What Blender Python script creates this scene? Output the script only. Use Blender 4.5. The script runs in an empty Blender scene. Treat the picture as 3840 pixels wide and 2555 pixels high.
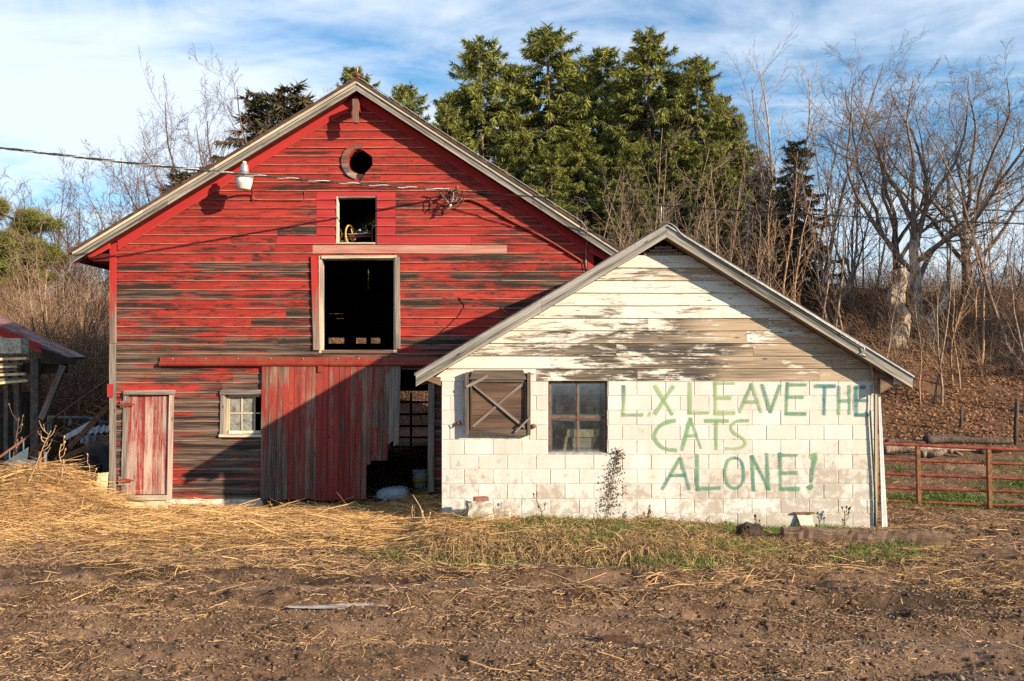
import bpy, math, random
import numpy as np
from mathutils import Vector

S = bpy.context.scene
COL = S.collection
R = random.Random(11)
NR = np.random.default_rng(5)

# ------------------------------------------------------------------ camera, sky, sun, exposure
H = 2.25                      # eye height above the yard
K = 1.6292 / 3300.0           # metres per picture unit per metre of distance
DB, DS = 15.3, 12.24          # distance of the barn front and of the shed front
cam = bpy.data.cameras.new('camera'); cam_o = bpy.data.objects.new('camera', cam); COL.objects.link(cam_o)
cam_o.location = (0, 0, H); cam_o.rotation_euler = (math.radians(90), 0, 0)
cam.sensor_width = 36; cam.lens = 3300 / 3840 * 36; cam.shift_y = 0.028
cam.clip_start = 0.1; cam.clip_end = 2000
S.camera = cam_o
SUN_A, SUN_B = 1.33, 0.54     # sun comes from the right and behind the camera
to_sun = Vector((SUN_A, -1, SUN_B)).normalized()
elev = math.asin(to_sun.z); azim = math.atan2(to_sun.x, to_sun.y)
sun = bpy.data.lights.new('sun', 'SUN'); sun.energy = 5.0; sun.angle = math.radians(0.5); sun.color = (1.0, 0.84, 0.62)
sun_o = bpy.data.objects.new('sun', sun); COL.objects.link(sun_o); sun_o.location = (20, -20, 20)
sun_o.rotation_euler = (-to_sun).to_track_quat('-Z', 'Y').to_euler()
S.view_settings.view_transform = 'Standard'; S.view_settings.look = 'None'
S.view_settings.gamma = 1; S.view_settings.use_curve_mapping = False
S.view_settings.exposure = 0.95
S.cycles.max_bounces = 6; S.cycles.transparent_max_bounces = 12
S.cycles.use_denoising = False

class NT:
    def __init__(s, tree): s.t = tree; tree.nodes.clear()
    def n(s, typ, ins=None, out=0, **at):
        nd = s.t.nodes.new(typ)
        for k, v in at.items(): setattr(nd, k, v)
        for k, v in (ins or {}).items():
            if isinstance(v, bpy.types.NodeSocket): s.t.links.new(v, nd.inputs[k])
            else: nd.inputs[k].default_value = v
        return nd.outputs[out] if out is not None else nd
    def mix(s, f, a, b, blend='MIX'):
        c = lambda v: (*v, 1) if isinstance(v, tuple) and len(v) == 3 else v
        return s.n('ShaderNodeMix', {0: f, 6: c(a), 7: c(b)}, 2, data_type='RGBA', blend_type=blend)
    def m(s, op, a, b=0.0, c=0.0, clamp=False):
        return s.n('ShaderNodeMath', {0: a, 1: b, 2: c}, operation=op, use_clamp=clamp)
    def step(s, v, lo, hi, a=0.0, b=1.0):
        return s.n('ShaderNodeMapRange', {0: v, 1: lo, 2: hi, 3: a, 4: b}, interpolation_type='SMOOTHSTEP')
    def noise(s, vec, scale=1.0, detail=4.0, rough=0.55, dist=0.0, out=0):
        return s.n('ShaderNodeTexNoise', {'Vector': vec, 'Scale': scale, 'Detail': detail, 'Roughness': rough, 'Distortion': dist}, out)
    def comb(s, x, y, z): return s.n('ShaderNodeCombineXYZ', {0: x, 1: y, 2: z})
    def sep(s, v):
        nd = s.n('ShaderNodeSeparateXYZ', {0: v}, None); return nd.outputs

w = bpy.data.worlds.new('World'); S.world = w; w.use_nodes = True
T = NT(w.node_tree)
sky = T.n('ShaderNodeTexSky', sky_type='NISHITA', sun_disc=False, sun_elevation=elev, sun_rotation=azim, air_density=1.0, dust_density=0.6, ozone_density=1.6)
d = T.sep(T.n('ShaderNodeTexCoord', out=0))
zz = T.m('ADD', T.m('MAXIMUM', d[2], 0.0), 0.16)
px = T.m('DIVIDE', d[0], zz); py = T.m('DIVIDE', d[1], zz)
cv = T.comb(T.m('ADD', T.m('MULTIPLY', px, 0.62), T.m('MULTIPLY', py, 0.16)), T.m('MULTIPLY', py, 1.0), 3.94)
c1 = T.noise(cv, 0.75, 9, 0.60, 0.35)
c2 = T.noise(cv, 3.4, 8, 0.62, 0.9)
cl = T.m('ADD', T.m('MULTIPLY', c1, 0.78), T.m('MULTIPLY', c2, 0.22))
cl = T.step(cl, 0.40, 0.60)
hz = T.step(d[2], 0.0, 0.30, 0.85, 0.0)
cl = T.m('MAXIMUM', T.m('MULTIPLY', cl, 0.86), hz)
blue = T.mix(1.0, sky, (0.45, 1.10, 1.45), 'MULTIPLY')
skc = T.mix(cl, blue, (7.3, 7.9, 8.6))
T.n('ShaderNodeOutputWorld', {0: T.n('ShaderNodeBackground', {'Color': skc, 'Strength': 0.072})}, None)

# ------------------------------------------------------------------ helpers
def P(x, y, Y): return Vector(((x - 1178.5) * K * Y, Y, H - (y - 850) * K * Y))
WL = {}
def wloc(o): return WL.get(o.name, Vector((0, 0, 0))) if o else Vector((0, 0, 0))
def tag(o, label, cat, group=None):
    o['label'] = label; o['category'] = cat
    if group: o['group'] = group
    return o
def link(o, loc, parent):
    COL.objects.link(o)
    WL[o.name] = Vector(loc)
    if parent: o.parent = parent
    o.location = Vector(loc) - wloc(parent)
    return o
def thing(name, label, cat, loc, group=None):
    o = bpy.data.objects.new(name, None); o.empty_display_size = 0.2
    link(o, loc, None); return tag(o, label, cat, group)
def build(name, verts, faces, mat, parent=None, uv=None, v01=None, smooth=False, loc=None, tone=None):
    V = np.asarray(verts, dtype=np.float64).reshape(-1, 3)
    if loc is None:
        lo = V.min(0); hi = V.max(0); loc = ((lo[0]+hi[0])/2, (lo[1]+hi[1])/2, lo[2])
    me = bpy.data.meshes.new(name)
    L = V - np.asarray(loc)
    if isinstance(faces, np.ndarray):
        nf, k = faces.shape
        me.vertices.add(len(L)); me.vertices.foreach_set('co', L.ravel())
        me.loops.add(nf*k); me.loops.foreach_set('vertex_index', faces.astype(np.int32).ravel())
        me.polygons.add(nf); me.polygons.foreach_set('loop_start', np.arange(0, nf*k, k, dtype=np.int32))
        me.update(calc_edges=True)
    else:
        me.from_pydata([tuple(p) for p in L], [], faces)
    if uv is not None or v01 is not None:
        li = np.empty(len(me.loops), dtype=np.int32); me.loops.foreach_get('vertex_index', li)
        for nm, a in (('UVMap', uv), ('V01', v01)):
            if a is not None:
                l = me.uv_layers.new(name=nm); l.data.foreach_set('uv', np.asarray(a, dtype=np.float32)[li].ravel())
    if tone is not None:
        at = me.color_attributes.new('tone', 'FLOAT_COLOR', 'POINT')
        t = np.asarray(tone, dtype=np.float32)
        if t.ndim == 1: t = np.stack([t, t, t, np.ones_like(t)], 1)
        at.data.foreach_set('color', t.ravel())
    if smooth: me.polygons.foreach_set('use_smooth', np.ones(len(me.polygons), dtype=bool))
    if mat: me.materials.append(mat)
    o = bpy.data.objects.new(name, me)
    return link(o, loc, parent)

def plank(name, b0, b1, t0, t1, out, tb, tt, mat, parent, n=4, jit=0.003, thj=0.0):
    """a board: bottom edge b0-b1, top edge t0-t1, thickness tb / tt along out"""
    b0, b1, t0, t1, out = map(Vector, (b0, b1, t0, t1, out))
    ln = (b1 - b0).length; wd = ((t0-b0).length + (t1-b1).length) / 2
    up = ((t0 + t1) - (b0 + b1)).normalized()
    vs, uv, vv, fs = [], [], [], []
    off = R.random() * 40
    for i in range(n + 1):
        f = i / n
        jb = 0 if jit == 0 else R.uniform(-jit, jit); jt = 0 if jit == 0 else R.uniform(-jit, jit) * .4
        b = b0.lerp(b1, f) + up * jb; t = t0.lerp(t1, f) + up * jt
        to = R.uniform(-thj, thj) if thj else 0
        vs += [b, b + out * (tb + to), t + out * (tt + to * .3), t]
        u = f * ln + off
        uv += [(u, -.02), (u, 0), (u, wd), (u, wd + .02)]; vv += [(f, 0), (f, 0), (f, 1), (f, 1)]
    for i in range(n):
        a = 4 * i; c = a + 4
        for k in range(4):
            k2 = (k + 1) % 4; fs.append((a + k, a + k2, c + k2, c + k))
    fs.append((3, 2, 1, 0)); e = 4 * n; fs.append((e, e+1, e+2, e+3))
    return build(name, vs, fs, mat, parent, uv, vv)

def beam(name, p0, p1, up, wd, th, mat, parent, n=2, jit=0.0):
    """a straight board centred on p0-p1; width wd along up, thickness th"""
    p0, p1 = Vector(p0), Vector(p1); ax = (p1 - p0).normalized()
    out = ax.cross(Vector(up)).normalized(); up = out.cross(ax).normalized()
    h = up * wd / 2; o = out * th / 2
    return plank(name, p0-h-o, p1-h-o, p0+h-o, p1+h-o, out, th, th, mat, parent, n, jit)

def boxes(name, bl, mat, parent=None, loc=None):
    vs, fs = [], []
    for (x0, x1, y0, y1, z0, z1) in bl:
        k = len(vs)
        vs += [(x0,y0,z0),(x1,y0,z0),(x1,y1,z0),(x0,y1,z0),(x0,y0,z1),(x1,y0,z1),(x1,y1,z1),(x0,y1,z1)]
        fs += [tuple(k+i for i in f) for f in ((3,2,1,0),(4,5,6,7),(0,1,5,4),(1,2,6,5),(2,3,7,6),(3,0,4,7))]
    return build(name, vs, fs, mat, parent, loc=loc)

def tube_arrays(pts, rad, sides=6, cap=True):
    pts = np.asarray(pts, float); n = len(pts)
    rad = np.broadcast_to(np.asarray(rad, float), (n,))
    tg = np.gradient(pts, axis=0); tg /= np.linalg.norm(tg, axis=1)[:, None] + 1e-9
    m = np.abs(tg.mean(0)); ref = np.zeros(3); ref[int(np.argmin(m))] = 1
    a = np.cross(tg, ref); a /= np.linalg.norm(a, axis=1)[:, None] + 1e-9
    b = np.cross(tg, a)
    th = np.arange(sides) * 2 * np.pi / sides
    V = pts[:, None, :] + rad[:, None, None] * (np.cos(th)[None, :, None] * a[:, None, :] + np.sin(th)[None, :, None] * b[:, None, :])
    i = np.arange(n - 1)[:, None]; j = np.arange(sides)[None, :]; j2 = (j + 1) % sides
    F = np.stack([i*sides + j, (i+1)*sides + j, (i+1)*sides + j2, i*sides + j2], -1).reshape(-1, 4)
    return V.reshape(-1, 3), F
def tube(name, pts, rad, mat, parent=None, sides=8, smooth=True):
    V, F = tube_arrays([tuple(p) for p in pts], rad, sides)
    fs = [tuple(f) for f in F.tolist()]
    fs.append(tuple(range(sides))); fs.append(tuple(range(len(V)-1, len(V)-1-sides, -1)))
    return build(name, V, fs, mat, parent, smooth=smooth)
def lathe(name, prof, c, mat, parent=None, segs=20, axis=(0,0,1), smooth=True):
    ax = Vector(axis).normalized(); a = ax.orthogonal().normalized(); b = ax.cross(a)
    vs, fs = [], []
    for r, z in prof:
        for k in range(segs):
            t = 2*math.pi*k/segs
            vs.append(Vector(c) + ax*z + (a*math.cos(t) + b*math.sin(t))*r)
    for i in range(len(prof)-1):
        for k in range(segs):
            k2 = (k+1) % segs; fs.append((i*segs+k, i*segs+k2, (i+1)*segs+k2, (i+1)*segs+k))
    fs.append(tuple(range(segs-1, -1, -1))); e = (len(prof)-1)*segs; fs.append(tuple(range(e, e+segs)))
    return build(name, vs, fs, mat, parent, smooth=smooth)
def smooth_path(pts, n=6):
    P4 = [Vector(p) for p in pts]; P4 = [P4[0]*2-P4[1]] + P4 + [P4[-1]*2-P4[-2]]; out = []
    for i in range(1, len(P4)-2):
        a, b, c, e = P4[i-1:i+3]
        for k in range(n):
            t = k/n
            out.append(0.5*((2*b)+(c-a)*t+(2*a-5*b+4*c-e)*t*t+(3*b-a-3*c+e)*t**3))
    out.append(P4[-2]); return out

_T = np.random.default_rng(3).random((256, 256))
def vn(x, y, s=0):
    x = np.asarray(x, float) + s*17.31; y = np.asarray(y, float) + s*9.77
    xi = np.floor(x).astype(int); yi = np.floor(y).astype(int); fx = x-xi; fy = y-yi
    fx = fx*fx*(3-2*fx); fy = fy*fy*(3-2*fy)
    g = lambda i, j: _T[i % 256, j % 256]
    return (g(xi,yi)*(1-fx)+g(xi+1,yi)*fx)*(1-fy) + (g(xi,yi+1)*(1-fx)+g(xi+1,yi+1)*fx)*fy
def fbm(x, y, s=0, o=4):
    v = 0; a = .5; t = 0
    for i in range(o): v = v + a*vn(x*2**i, y*2**i, s+i*3); t += a; a *= .5
    return v/t
def sst(v, a, b):
    t = np.clip((v-a)/(b-a), 0, 1); return t*t*(3-2*t)

# ------------------------------------------------------------------ materials
def mat_new(name):
    m = bpy.data.materials.new(name); m.use_nodes = True; return m, NT(m.node_tree)
def finish(t, col, rough=0.85, bump=None, bstr=0.4, bdist=0.01, metal=0.0, spec=0.3, sub=None):
    ins = {'Base Color': col if isinstance(col, bpy.types.NodeSocket) else (*col, 1), 'Roughness': rough, 'Metallic': metal, 'Specular IOR Level': spec}
    if bump is not None: ins['Normal'] = t.n('ShaderNodeBump', {'Strength': bstr, 'Distance': bdist, 'Height': bump})
    b = t.n('ShaderNodeBsdfPrincipled', ins)
    t.n('ShaderNodeOutputMaterial', {0: b}, None)
def simple(name, col, rough=0.8, var=0.25, scale=6.0, col2=None, metal=0.0, bstr=0.3, bdist=.006):
    m, t = mat_new(name)
    pos = t.n('ShaderNodeNewGeometry', out=0)
    f = t.noise(pos, scale, 6, 0.65)
    c = t.mix(t.step(f, .35, .68), tuple(v*(1-var) for v in col), col2 or tuple(min(1, v*(1+var)) for v in col))
    finish(t, c, rough, t.noise(pos, scale*4, 5, .6), bstr, bdist, metal); return m

def plankmat(name, paint, paint2, dark, light, thr=(0.5, 0.5), zr=(0, 1), rk=0.2, patch=(1.1, 10.0), soft=0.10, lightmix=(.4, .7), edge=0.6, edgecol=(.5, .36, .24), grain=55, knots=True, paintvar=.5, rough=.82, lap=0.0, extra=None, bigw=0.0, fleck=0.0):
    """peeling paint over weathered wood, the grain running along the board"""
    m, t = mat_new(name)
    uv = t.sep(t.n('ShaderNodeUVMap', uv_map='UVMap')); v01 = t.sep(t.n('ShaderNodeUVMap', uv_map='V01'))
    rnd = t.n('ShaderNodeObjectInfo', out=None).outputs['Random']
    r50 = t.m('MULTIPLY', rnd, 50.0)
    z = t.sep(t.n('ShaderNodeNewGeometry', out=0))[2]
    g1 = t.noise(t.comb(t.m('MULTIPLY', uv[0], 1.6), t.m('MULTIPLY', uv[1], grain), r50), 1, 5, .62, .25)
    g2 = t.noise(t.comb(t.m('MULTIPLY', uv[0], 0.6), t.m('MULTIPLY', uv[1], 7.0), r50), 1, 3, .5)
    pt = t.noise(t.comb(t.m('MULTIPLY', uv[0], patch[0]), t.m('MULTIPLY', uv[1], patch[1]), r50), 1, 6, .62, .3)
    pf = t.noise(t.comb(t.m('MULTIPLY', uv[0], 14.0), t.m('MULTIPLY', uv[1], 75.0), r50), 1, 4, .6)
    zt = t.step(z, zr[0], zr[1], thr[0], thr[1])
    th = t.m('ADD', zt, t.m('MULTIPLY', t.m('SUBTRACT', rnd, .5), rk))
    big = t.noise(t.comb(t.m('MULTIPLY', t.sep(t.n('ShaderNodeNewGeometry', out=0))[0], .55), 0.0, t.m('MULTIPLY', z, .9)), 1, 3, .55)
    th = t.m('ADD', th, t.m('MULTIPLY', t.m('SUBTRACT', big, .5), bigw))
    if lap:
        mid = t.m('SUBTRACT', 1.0, t.m('ABSOLUTE', t.m('MULTIPLY', t.m('SUBTRACT', v01[1], .45), 2.1)), clamp=True)
        th = t.m('ADD', th, t.m('MULTIPLY', t.m('SUBTRACT', mid, .55), lap))
    xl = None
    if extra:
        xt, xl = extra(t); th = t.m('ADD', th, xt)
    pv = t.m('ADD', t.m('MULTIPLY', pt, .60), t.m('ADD', t.m('MULTIPLY', pf, .18), t.m('MULTIPLY', g1, .22)))
    msk = t.m('DIVIDE', t.m('SUBTRACT', pv, th), soft, clamp=True)
    lm = t.step(z, zr[0], zr[1], lightmix[0], lightmix[1])
    if xl is not None: lm = t.m('ADD', lm, xl)
    if lap: lm = t.m('ADD', lm, t.m('MULTIPLY', t.m('SUBTRACT', .45, mid), .55))
    lf = t.m('ADD', t.m('MULTIPLY', t.m('SUBTRACT', g2, .5), 1.6), lm)
    lf = t.m('ADD', lf, t.m('MULTIPLY', t.m('SUBTRACT', g1, .5), 2.2), clamp=True)
    wood = t.mix(lf, dark, light)
    pc = t.mix(t.step(t.m('ADD', t.m('MULTIPLY', g2, paintvar), t.m('MULTIPLY', g1, 1-paintvar)), .33, .66), paint2, paint)
    if fleck:
        fk = t.noise(t.comb(t.m('MULTIPLY', uv[0], 5.5), t.m('MULTIPLY', uv[1], 26.0), t.m('ADD', r50, 7.0)), 1, 6, .7, .4)
        pc = t.mix(t.m('MULTIPLY', t.step(t.m('ADD', fk, t.m('MULTIPLY', t.m('SUBTRACT', big, .5), .35)), .50, .64), fleck), pc, tuple(v*1.3 for v in dark))
    col = t.mix(msk, wood, pc)
    if knots:
        vo = t.n('ShaderNodeTexVoronoi', {'Vector': t.comb(t.m('MULTIPLY', uv[0], 2.2), t.m('MULTIPLY', uv[1], 6.0), r50), 'Scale': 1.0}, 0)
        kn = t.step(vo, .05, .12, .75, 0.0)
        col = t.mix(kn, col, tuple(v*.5 for v in dark))
    eg = t.m('MULTIPLY', t.step(v01[1], .04, .10, edge, 0.0), t.step(g1, .35, .6))
    col = t.mix(eg, col, edgecol)
    hgt = t.m('ADD', t.m('MULTIPLY', g1, .8), t.m('MULTIPLY', msk, .35))
    finish(t, col, rough, hgt, .55, .006); return m

RED, RED2 = (.37, .030, .020), (.19, .012, .010)
M = {}
M['siding'] = plankmat('red_siding_paint', RED, RED2, (.021, .012, .009), (.21, .135, .10), fleck=.85, thr=(.515, .385), zr=(1.7, 5.6), rk=.12, lightmix=(.34, .0), edge=.8, edgecol=(.42,.27,.17), soft=.085, patch=(1.3, 6.5), lap=.06, bigw=.42)
M['fresh'] = plankmat('fresh_red_board_paint', (.36, .028, .028), (.27, .018, .020), (.08, .04, .03), (.5, .2, .16), thr=(.22, .22), rk=.1, knots=False, edge=.3, paintvar=.8)
M['pink'] = plankmat('faded_pink_board', (.42, .17, .125), (.30, .09, .07), (.1, .05, .04), (.5, .3, .22), thr=(.34, .34), rk=.05, knots=False, edge=.3, patch=(2, 12), soft=.25)
M['redtrim'] = plankmat('red_trim_paint', (.40, .026, .022), (.30, .016, .016), (.05, .03, .025), (.28, .2, .16), thr=(.60, .26), zr=(2.0, 4.6), rk=.04, lightmix=(.6, .4), edge=.15, knots=False)
M['redtrim2'] = plankmat('brown_red_worn_trim', (.30, .05, .03), (.18, .02, .015), (.05, .03, .02), (.24, .14, .09), thr=(.46, .46), rk=.1, lightmix=(.5, .5), edge=0)
M['reddoor'] = plankmat('worn_red_door_plank', (.30, .030, .025), (.20, .015, .014), (.14, .09, .07), (.56, .385, .30), fleck=.3, bigw=.3, thr=(.51, .48), zr=(0, 2.2), rk=.22, lightmix=(.75, .6), edge=.0, patch=(1.6, 16), soft=.14, grain=70)
M['barndoor'] = plankmat('barn_sliding_door_plank', (.33, .045, .03), (.17, .016, .014), (.05, .034, .028), (.36, .22, .15), thr=(.45, .42), zr=(0.1, 2.0), rk=.20, bigw=.45, fleck=.6, lightmix=(.30, .5), edge=.0, patch=(1.3, 9), soft=.12, grain=70)
M['greywood'] = plankmat('grey_weathered_wood', (.32, .24, .18), (.20, .155, .125), (.05, .039, .034), (.33, .265, .22), thr=(.56, .56), rk=.1, lightmix=(.5, .5), edge=.0)
M['rake'] = plankmat('weathered_rake_board', (.52, .42, .29), (.38, .30, .21), (.05, .046, .042), (.36, .33, .29), lap=-.12, thr=(.55, .55), rk=.1, lightmix=(.5, .5), edge=.55, edgecol=(.6, .47, .27), patch=(.7, 6), soft=.25)
M['cream'] = plankmat('cream_trim', (.66, .54, .37), (.5, .4, .27), (.16, .12, .09), (.5, .42, .33), thr=(.42, .42), rk=.1, lightmix=(.6, .6), edge=0, soft=.2)
def gable_wear(t):
    p = t.sep(t.n('ShaderNodeNewGeometry', out=0))
    nn = t.noise(t.comb(t.m('MULTIPLY', p[0], .8), 0.0, t.m('MULTIPLY', p[2], 1.6)), 1, 3, .5)
    xx = t.m('ADD', p[0], t.m('ADD', t.m('MULTIPLY', t.m('SUBTRACT', nn, .5), 2.0), t.m('MULTIPLY', t.m('SUBTRACT', t.n('ShaderNodeObjectInfo', out=None).outputs['Random'], .5), 1.6)))
    low = t.m('MULTIPLY', t.step(p[2], 2.45, 3.25, 1.0, 0.0), t.step(xx, .3, 1.7))
    rgt = t.step(xx, 2.2, 3.3)
    add = t.m('ADD', t.m('MULTIPLY', low, .085), t.m('MULTIPLY', rgt, .06))
    tan = t.m('SUBTRACT', t.m('MULTIPLY', t.step(xx, 2.5, 3.4), .75), t.m('MULTIPLY', low, .30))
    return add, tan
M['white'] = plankmat('peeling_white_siding', (.62, .59, .525), (.53, .485, .41), (.045, .038, .034), (.36, .265, .18), extra=gable_wear, thr=(.40, .40), zr=(2.2, 2.9), rk=.08, lightmix=(.40, .45), edge=.35, edgecol=(.5, .38, .22), patch=(1.7, 6), soft=.07, paintvar=.5)
M['whitebare'] = plankmat('bare_white_siding', (.72, .62, .47), (.60, .50, .38), (.055, .047, .042), (.30, .25, .20), thr=(.57, .57), rk=.10, lightmix=(.42, .5), edge=.4, edgecol=(.55, .4, .22), patch=(1.0, 7), soft=.10)
M['tanwood'] = plankmat('tan_bare_siding', (.58, .47, .33), (.42, .33, .23), (.16, .12, .09), (.46, .37, .27), thr=(.50, .50), rk=.1, lightmix=(.7, .7), edge=.3, patch=(.8, 6), soft=.2)
M['shutter'] = plankmat('dark_brown_plywood', (.17, .085, .05), (.11, .055, .034), (.035, .022, .016), (.17, .095, .06), thr=(.5, .5), rk=.1, lightmix=(.5, .5), edge=0, grain=120, knots=False, soft=.3)
M['shutframe'] = plankmat('dark_brown_frame_wood', (.15, .10, .07), (.10, .065, .045), (.03, .022, .018), (.17, .125, .09), thr=(.5, .5), rk=.1, lightmix=(.5, .5), edge=0, soft=.3)
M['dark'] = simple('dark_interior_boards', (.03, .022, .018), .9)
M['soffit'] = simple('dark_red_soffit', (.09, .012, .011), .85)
M['roof'] = simple('brown_roofing', (.075, .042, .03), .8, .4, 8)
M['metal_edge'] = simple('grey_metal_drip_edge', (.34, .35, .34), .45, .2, 5, metal=.6)
M['rustred'] = simple('red_painted_steel', (.33, .035, .025), .55, .35, 5, (.22, .05, .025))
M['gatered'] = simple('rusty_red_gate_paint', (.34, .05, .035), .5, .3, 9, (.40, .11, .06))
M['rust'] = simple('rusty_steel', (.17, .075, .035), .8, .4, 14)
M['black'] = simple('black_cable', (.02, .02, .02), .5)
M['wire'] = simple('aluminium_wire', (.34, .33, .30), .45, .3, 30, metal=.5)
M['greymetal'] = simple('galvanised_metal', (.40, .41, .42), .45, .2, 10, metal=.6)
M['lens'] = simple('dirty_lamp_lens', (.62, .56, .46), .35, .18, 12)
M['blue'] = simple('faded_blue_paint', (.075, .16, .24), .65, .35, 9, (.17, .13, .09))
M['yellow'] = simple('yellow_paint', (.55, .34, .05), .6, .3, 20)
M['whiteplastic'] = simple('white_plastic', (.5, .52, .56), .4, .15, 8)
M['tyre'] = simple('tyre_rubber', (.02, .02, .02), .8)
M['corr'] = simple('corrugated_sheet_metal', (.36, .38, .40), .5, .35, 7, metal=.4)
M['conc'] = simple('rough_concrete', (.42, .37, .30), .95, .35, 12, bstr=.8, bdist=.02)
M['found'] = simple('whitewashed_foundation', (.68, .60, .46), .95, .3, 7, bstr=.8, bdist=.02)
M['brickred'] = simple('old_brick', (.24, .09, .06), .9, .3, 20)
M['timber'] = plankmat('old_timber', (.21, .135, .088), (.11, .066, .042), (.02, .012, .009), (.20, .12, .078), thr=(.45, .45), rk=.1, lightmix=(.6, .6), edge=0, patch=(1, 8), soft=.3)
M['board'] = simple('pale_plank', (.58, .46, .26), .85, .25, 7)
M['text'] = simple('black_print', (.03, .03, .035), .8)
M['redprint'] = simple('red_print', (.4, .05, .04), .8)
M['leaf_dead'] = simple('dead_leaf', (.11, .07, .045), .85, .4, 30)
def tonemat(name, c0, c1, rough=.8, trans=0.0, spec=.2):
    m, t = mat_new(name)
    a = t.n('ShaderNodeVertexColor', out=0, layer_name='tone')
    col = t.mix(t.sep(a)[0], c0, c1)
    b = t.n('ShaderNodeBsdfPrincipled', {'Base Color': col, 'Roughness': rough, 'Specular IOR Level': spec})
    if trans:
        b = t.n('ShaderNodeMixShader', {0: trans, 1: b, 2: t.n('ShaderNodeBsdfTranslucent', {'Color': col})})
    t.n('ShaderNodeOutputMaterial', {0: b}, None); return m
M['straw'] = tonemat('straw', (.14, .070, .030), (.78, .475, .20))
M['chaff'] = tonemat('trampled_straw_bits', (.13, .075, .042), (.50, .31, .165))
M['drygrass'] = tonemat('dry_grass', (.15, .08, .04), (.64, .43, .20), trans=.15)
M['grass'] = tonemat('green_grass', (.06, .095, .02), (.22, .32, .065), trans=.25)
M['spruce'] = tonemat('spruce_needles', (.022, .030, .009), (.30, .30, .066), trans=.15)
M['sprucedark'] = tonemat('dark_spruce_needles', (.022, .022, .012), (.11, .09, .04), trans=.1)
M['litter'] = tonemat('leaf_litter', (.06, .028, .015), (.36, .175, .085))
M['pebble'] = tonemat('pebble', (.08, .052, .036), (.26, .18, .13))
M['clod'] = tonemat('mud_clod', (.045, .027, .018), (.16, .095, .060), .9)
def barkmat(name, c0, c1, sc=9):
    m, t = mat_new(name); pos = t.sep(t.n('ShaderNodeNewGeometry', out=0))
    f = t.noise(t.comb(t.m('MULTIPLY', pos[0], 3.0), t.m('MULTIPLY', pos[1], 3.0), t.m('MULTIPLY', pos[2], .7)), sc, 5, .65)
    finish(t, t.mix(t.step(f, .35, .65), c0, c1), .9, f, .8, .02); return m
M['bark'] = barkmat('grey_brown_bark', (.075, .052, .04), (.28, .20, .145))
M['sapbark'] = barkmat('pale_sapling_bark', (.12, .078, .052), (.34, .235, .16))
M['palebark'] = barkmat('pale_ragged_bark', (.16, .11, .08), (.50, .39, .29), 5)
M['twig'] = barkmat('reddish_twigs', (.09, .05, .04), (.22, .13, .095))
M['brush'] = barkmat('tangled_brush_stems', (.13, .075, .045), (.46, .28, .165))
M['darkbark'] = barkmat('dark_bark', (.035, .026, .022), (.12, .085, .065))

# ground: mud, chaff and trampled earth
m, t = mat_new('muddy_ground')
pos = t.n('ShaderNodeNewGeometry', out=0); ps = t.sep(pos)
n1 = t.noise(pos, 1.1, 5, .6); n2 = t.noise(pos, 9, 6, .7); n3 = t.noise(pos, 55, 4, .75)
fl = t.noise(t.comb(t.m('MULTIPLY', ps[0], .45), ps[1], ps[2]), 70, 3, .7)
mud = t.mix(t.step(n2, .35, .68), (.060, .034, .020), (.20, .112, .064))
mud = t.mix(t.step(n1, .45, .66), mud, (.235, .14, .085))
col = t.mix(t.m('MULTIPLY', t.step(fl, .56, .70), .75), mud, (.48, .31, .17))
wet = t.noise(t.comb(t.m('MULTIPLY', ps[0], .55), t.m('MULTIPLY', ps[1], 1.5), 3.3), 1, 4, .6)
wet = t.m('MULTIPLY', t.step(wet, .46, .58), t.m('MULTIPLY', t.step(ps[1], 7.2, 8.2), t.step(ps[1], 10.2, 11.2, 1.0, 0.0)))
col = t.mix(t.m('MULTIPLY', wet, .75), col, (.030, .018, .012))
vcn = t.n('ShaderNodeVertexColor', None, None, layer_name='tone'); at = t.sep(vcn.outputs[0])
col = t.mix(t.m('MULTIPLY', vcn.outputs[1], .6), col, t.mix(t.step(n3, .35, .65), (.15, .095, .066), (.26, .17, .12)))
col = t.mix(t.m('MULTIPLY', at[0], t.step(n3, .25, .6, .5, 1.0)), col, (.38, .21, .09))     # straw covered
col = t.mix(t.m('MULTIPLY', at[1], t.step(n2, .3, .65, .35, .9)), col, (.105, .125, .04))   # grassy
col = t.mix(t.m('MULTIPLY', at[2], t.step(n2, .3, .6, .6, 1.0)), col, (.15, .075, .04))   # leaf covered
hgt = t.m('ADD', t.m('MULTIPLY', n2, .6), t.m('MULTIPLY', n3, .4))
finish(t, col, t.step(n1, .4, .6, .95, .8), hgt, 1.0, .05, spec=.2)
M['ground'] = m

m, t = mat_new('white_painted_block')
pos = t.n('ShaderNodeNewGeometry', out=0); ps = t.sep(pos)
rnd = t.n('ShaderNodeObjectInfo', out=None).outputs['Random']
n1 = t.noise(pos, 1.7, 4, .55); n2 = t.noise(pos, 9, 7, .72, .4); n3 = t.noise(pos, 60, 3, .7)
n4 = t.noise(t.comb(t.m('MULTIPLY', ps[0], 5.0), ps[1], t.m('MULTIPLY', ps[2], .5)), 1, 4, .6)
low = t.step(ps[2], -.1, 1.5, .17, -.03)
right = t.step(ps[0], .5, 5.0, 0.0, .05)
dv = t.m('ADD', t.m('ADD', t.m('MULTIPLY', n2, .72), t.m('MULTIPLY', n1, .28)), t.m('ADD', low, t.m('ADD', right, t.m('MULTIPLY', t.m('SUBTRACT', rnd, .5), .07))))
wht = t.mix(t.step(n1, .35, .65), (.575, .56, .53), (.52, .495, .455))
wht = t.mix(t.m('MULTIPLY', t.m('MULTIPLY', rnd, rnd), .55), wht, (.46, .41, .34))
wht = t.mix(t.m('MULTIPLY', t.step(n4, .52, .70), .30), wht, (.44, .345, .24))
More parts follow.
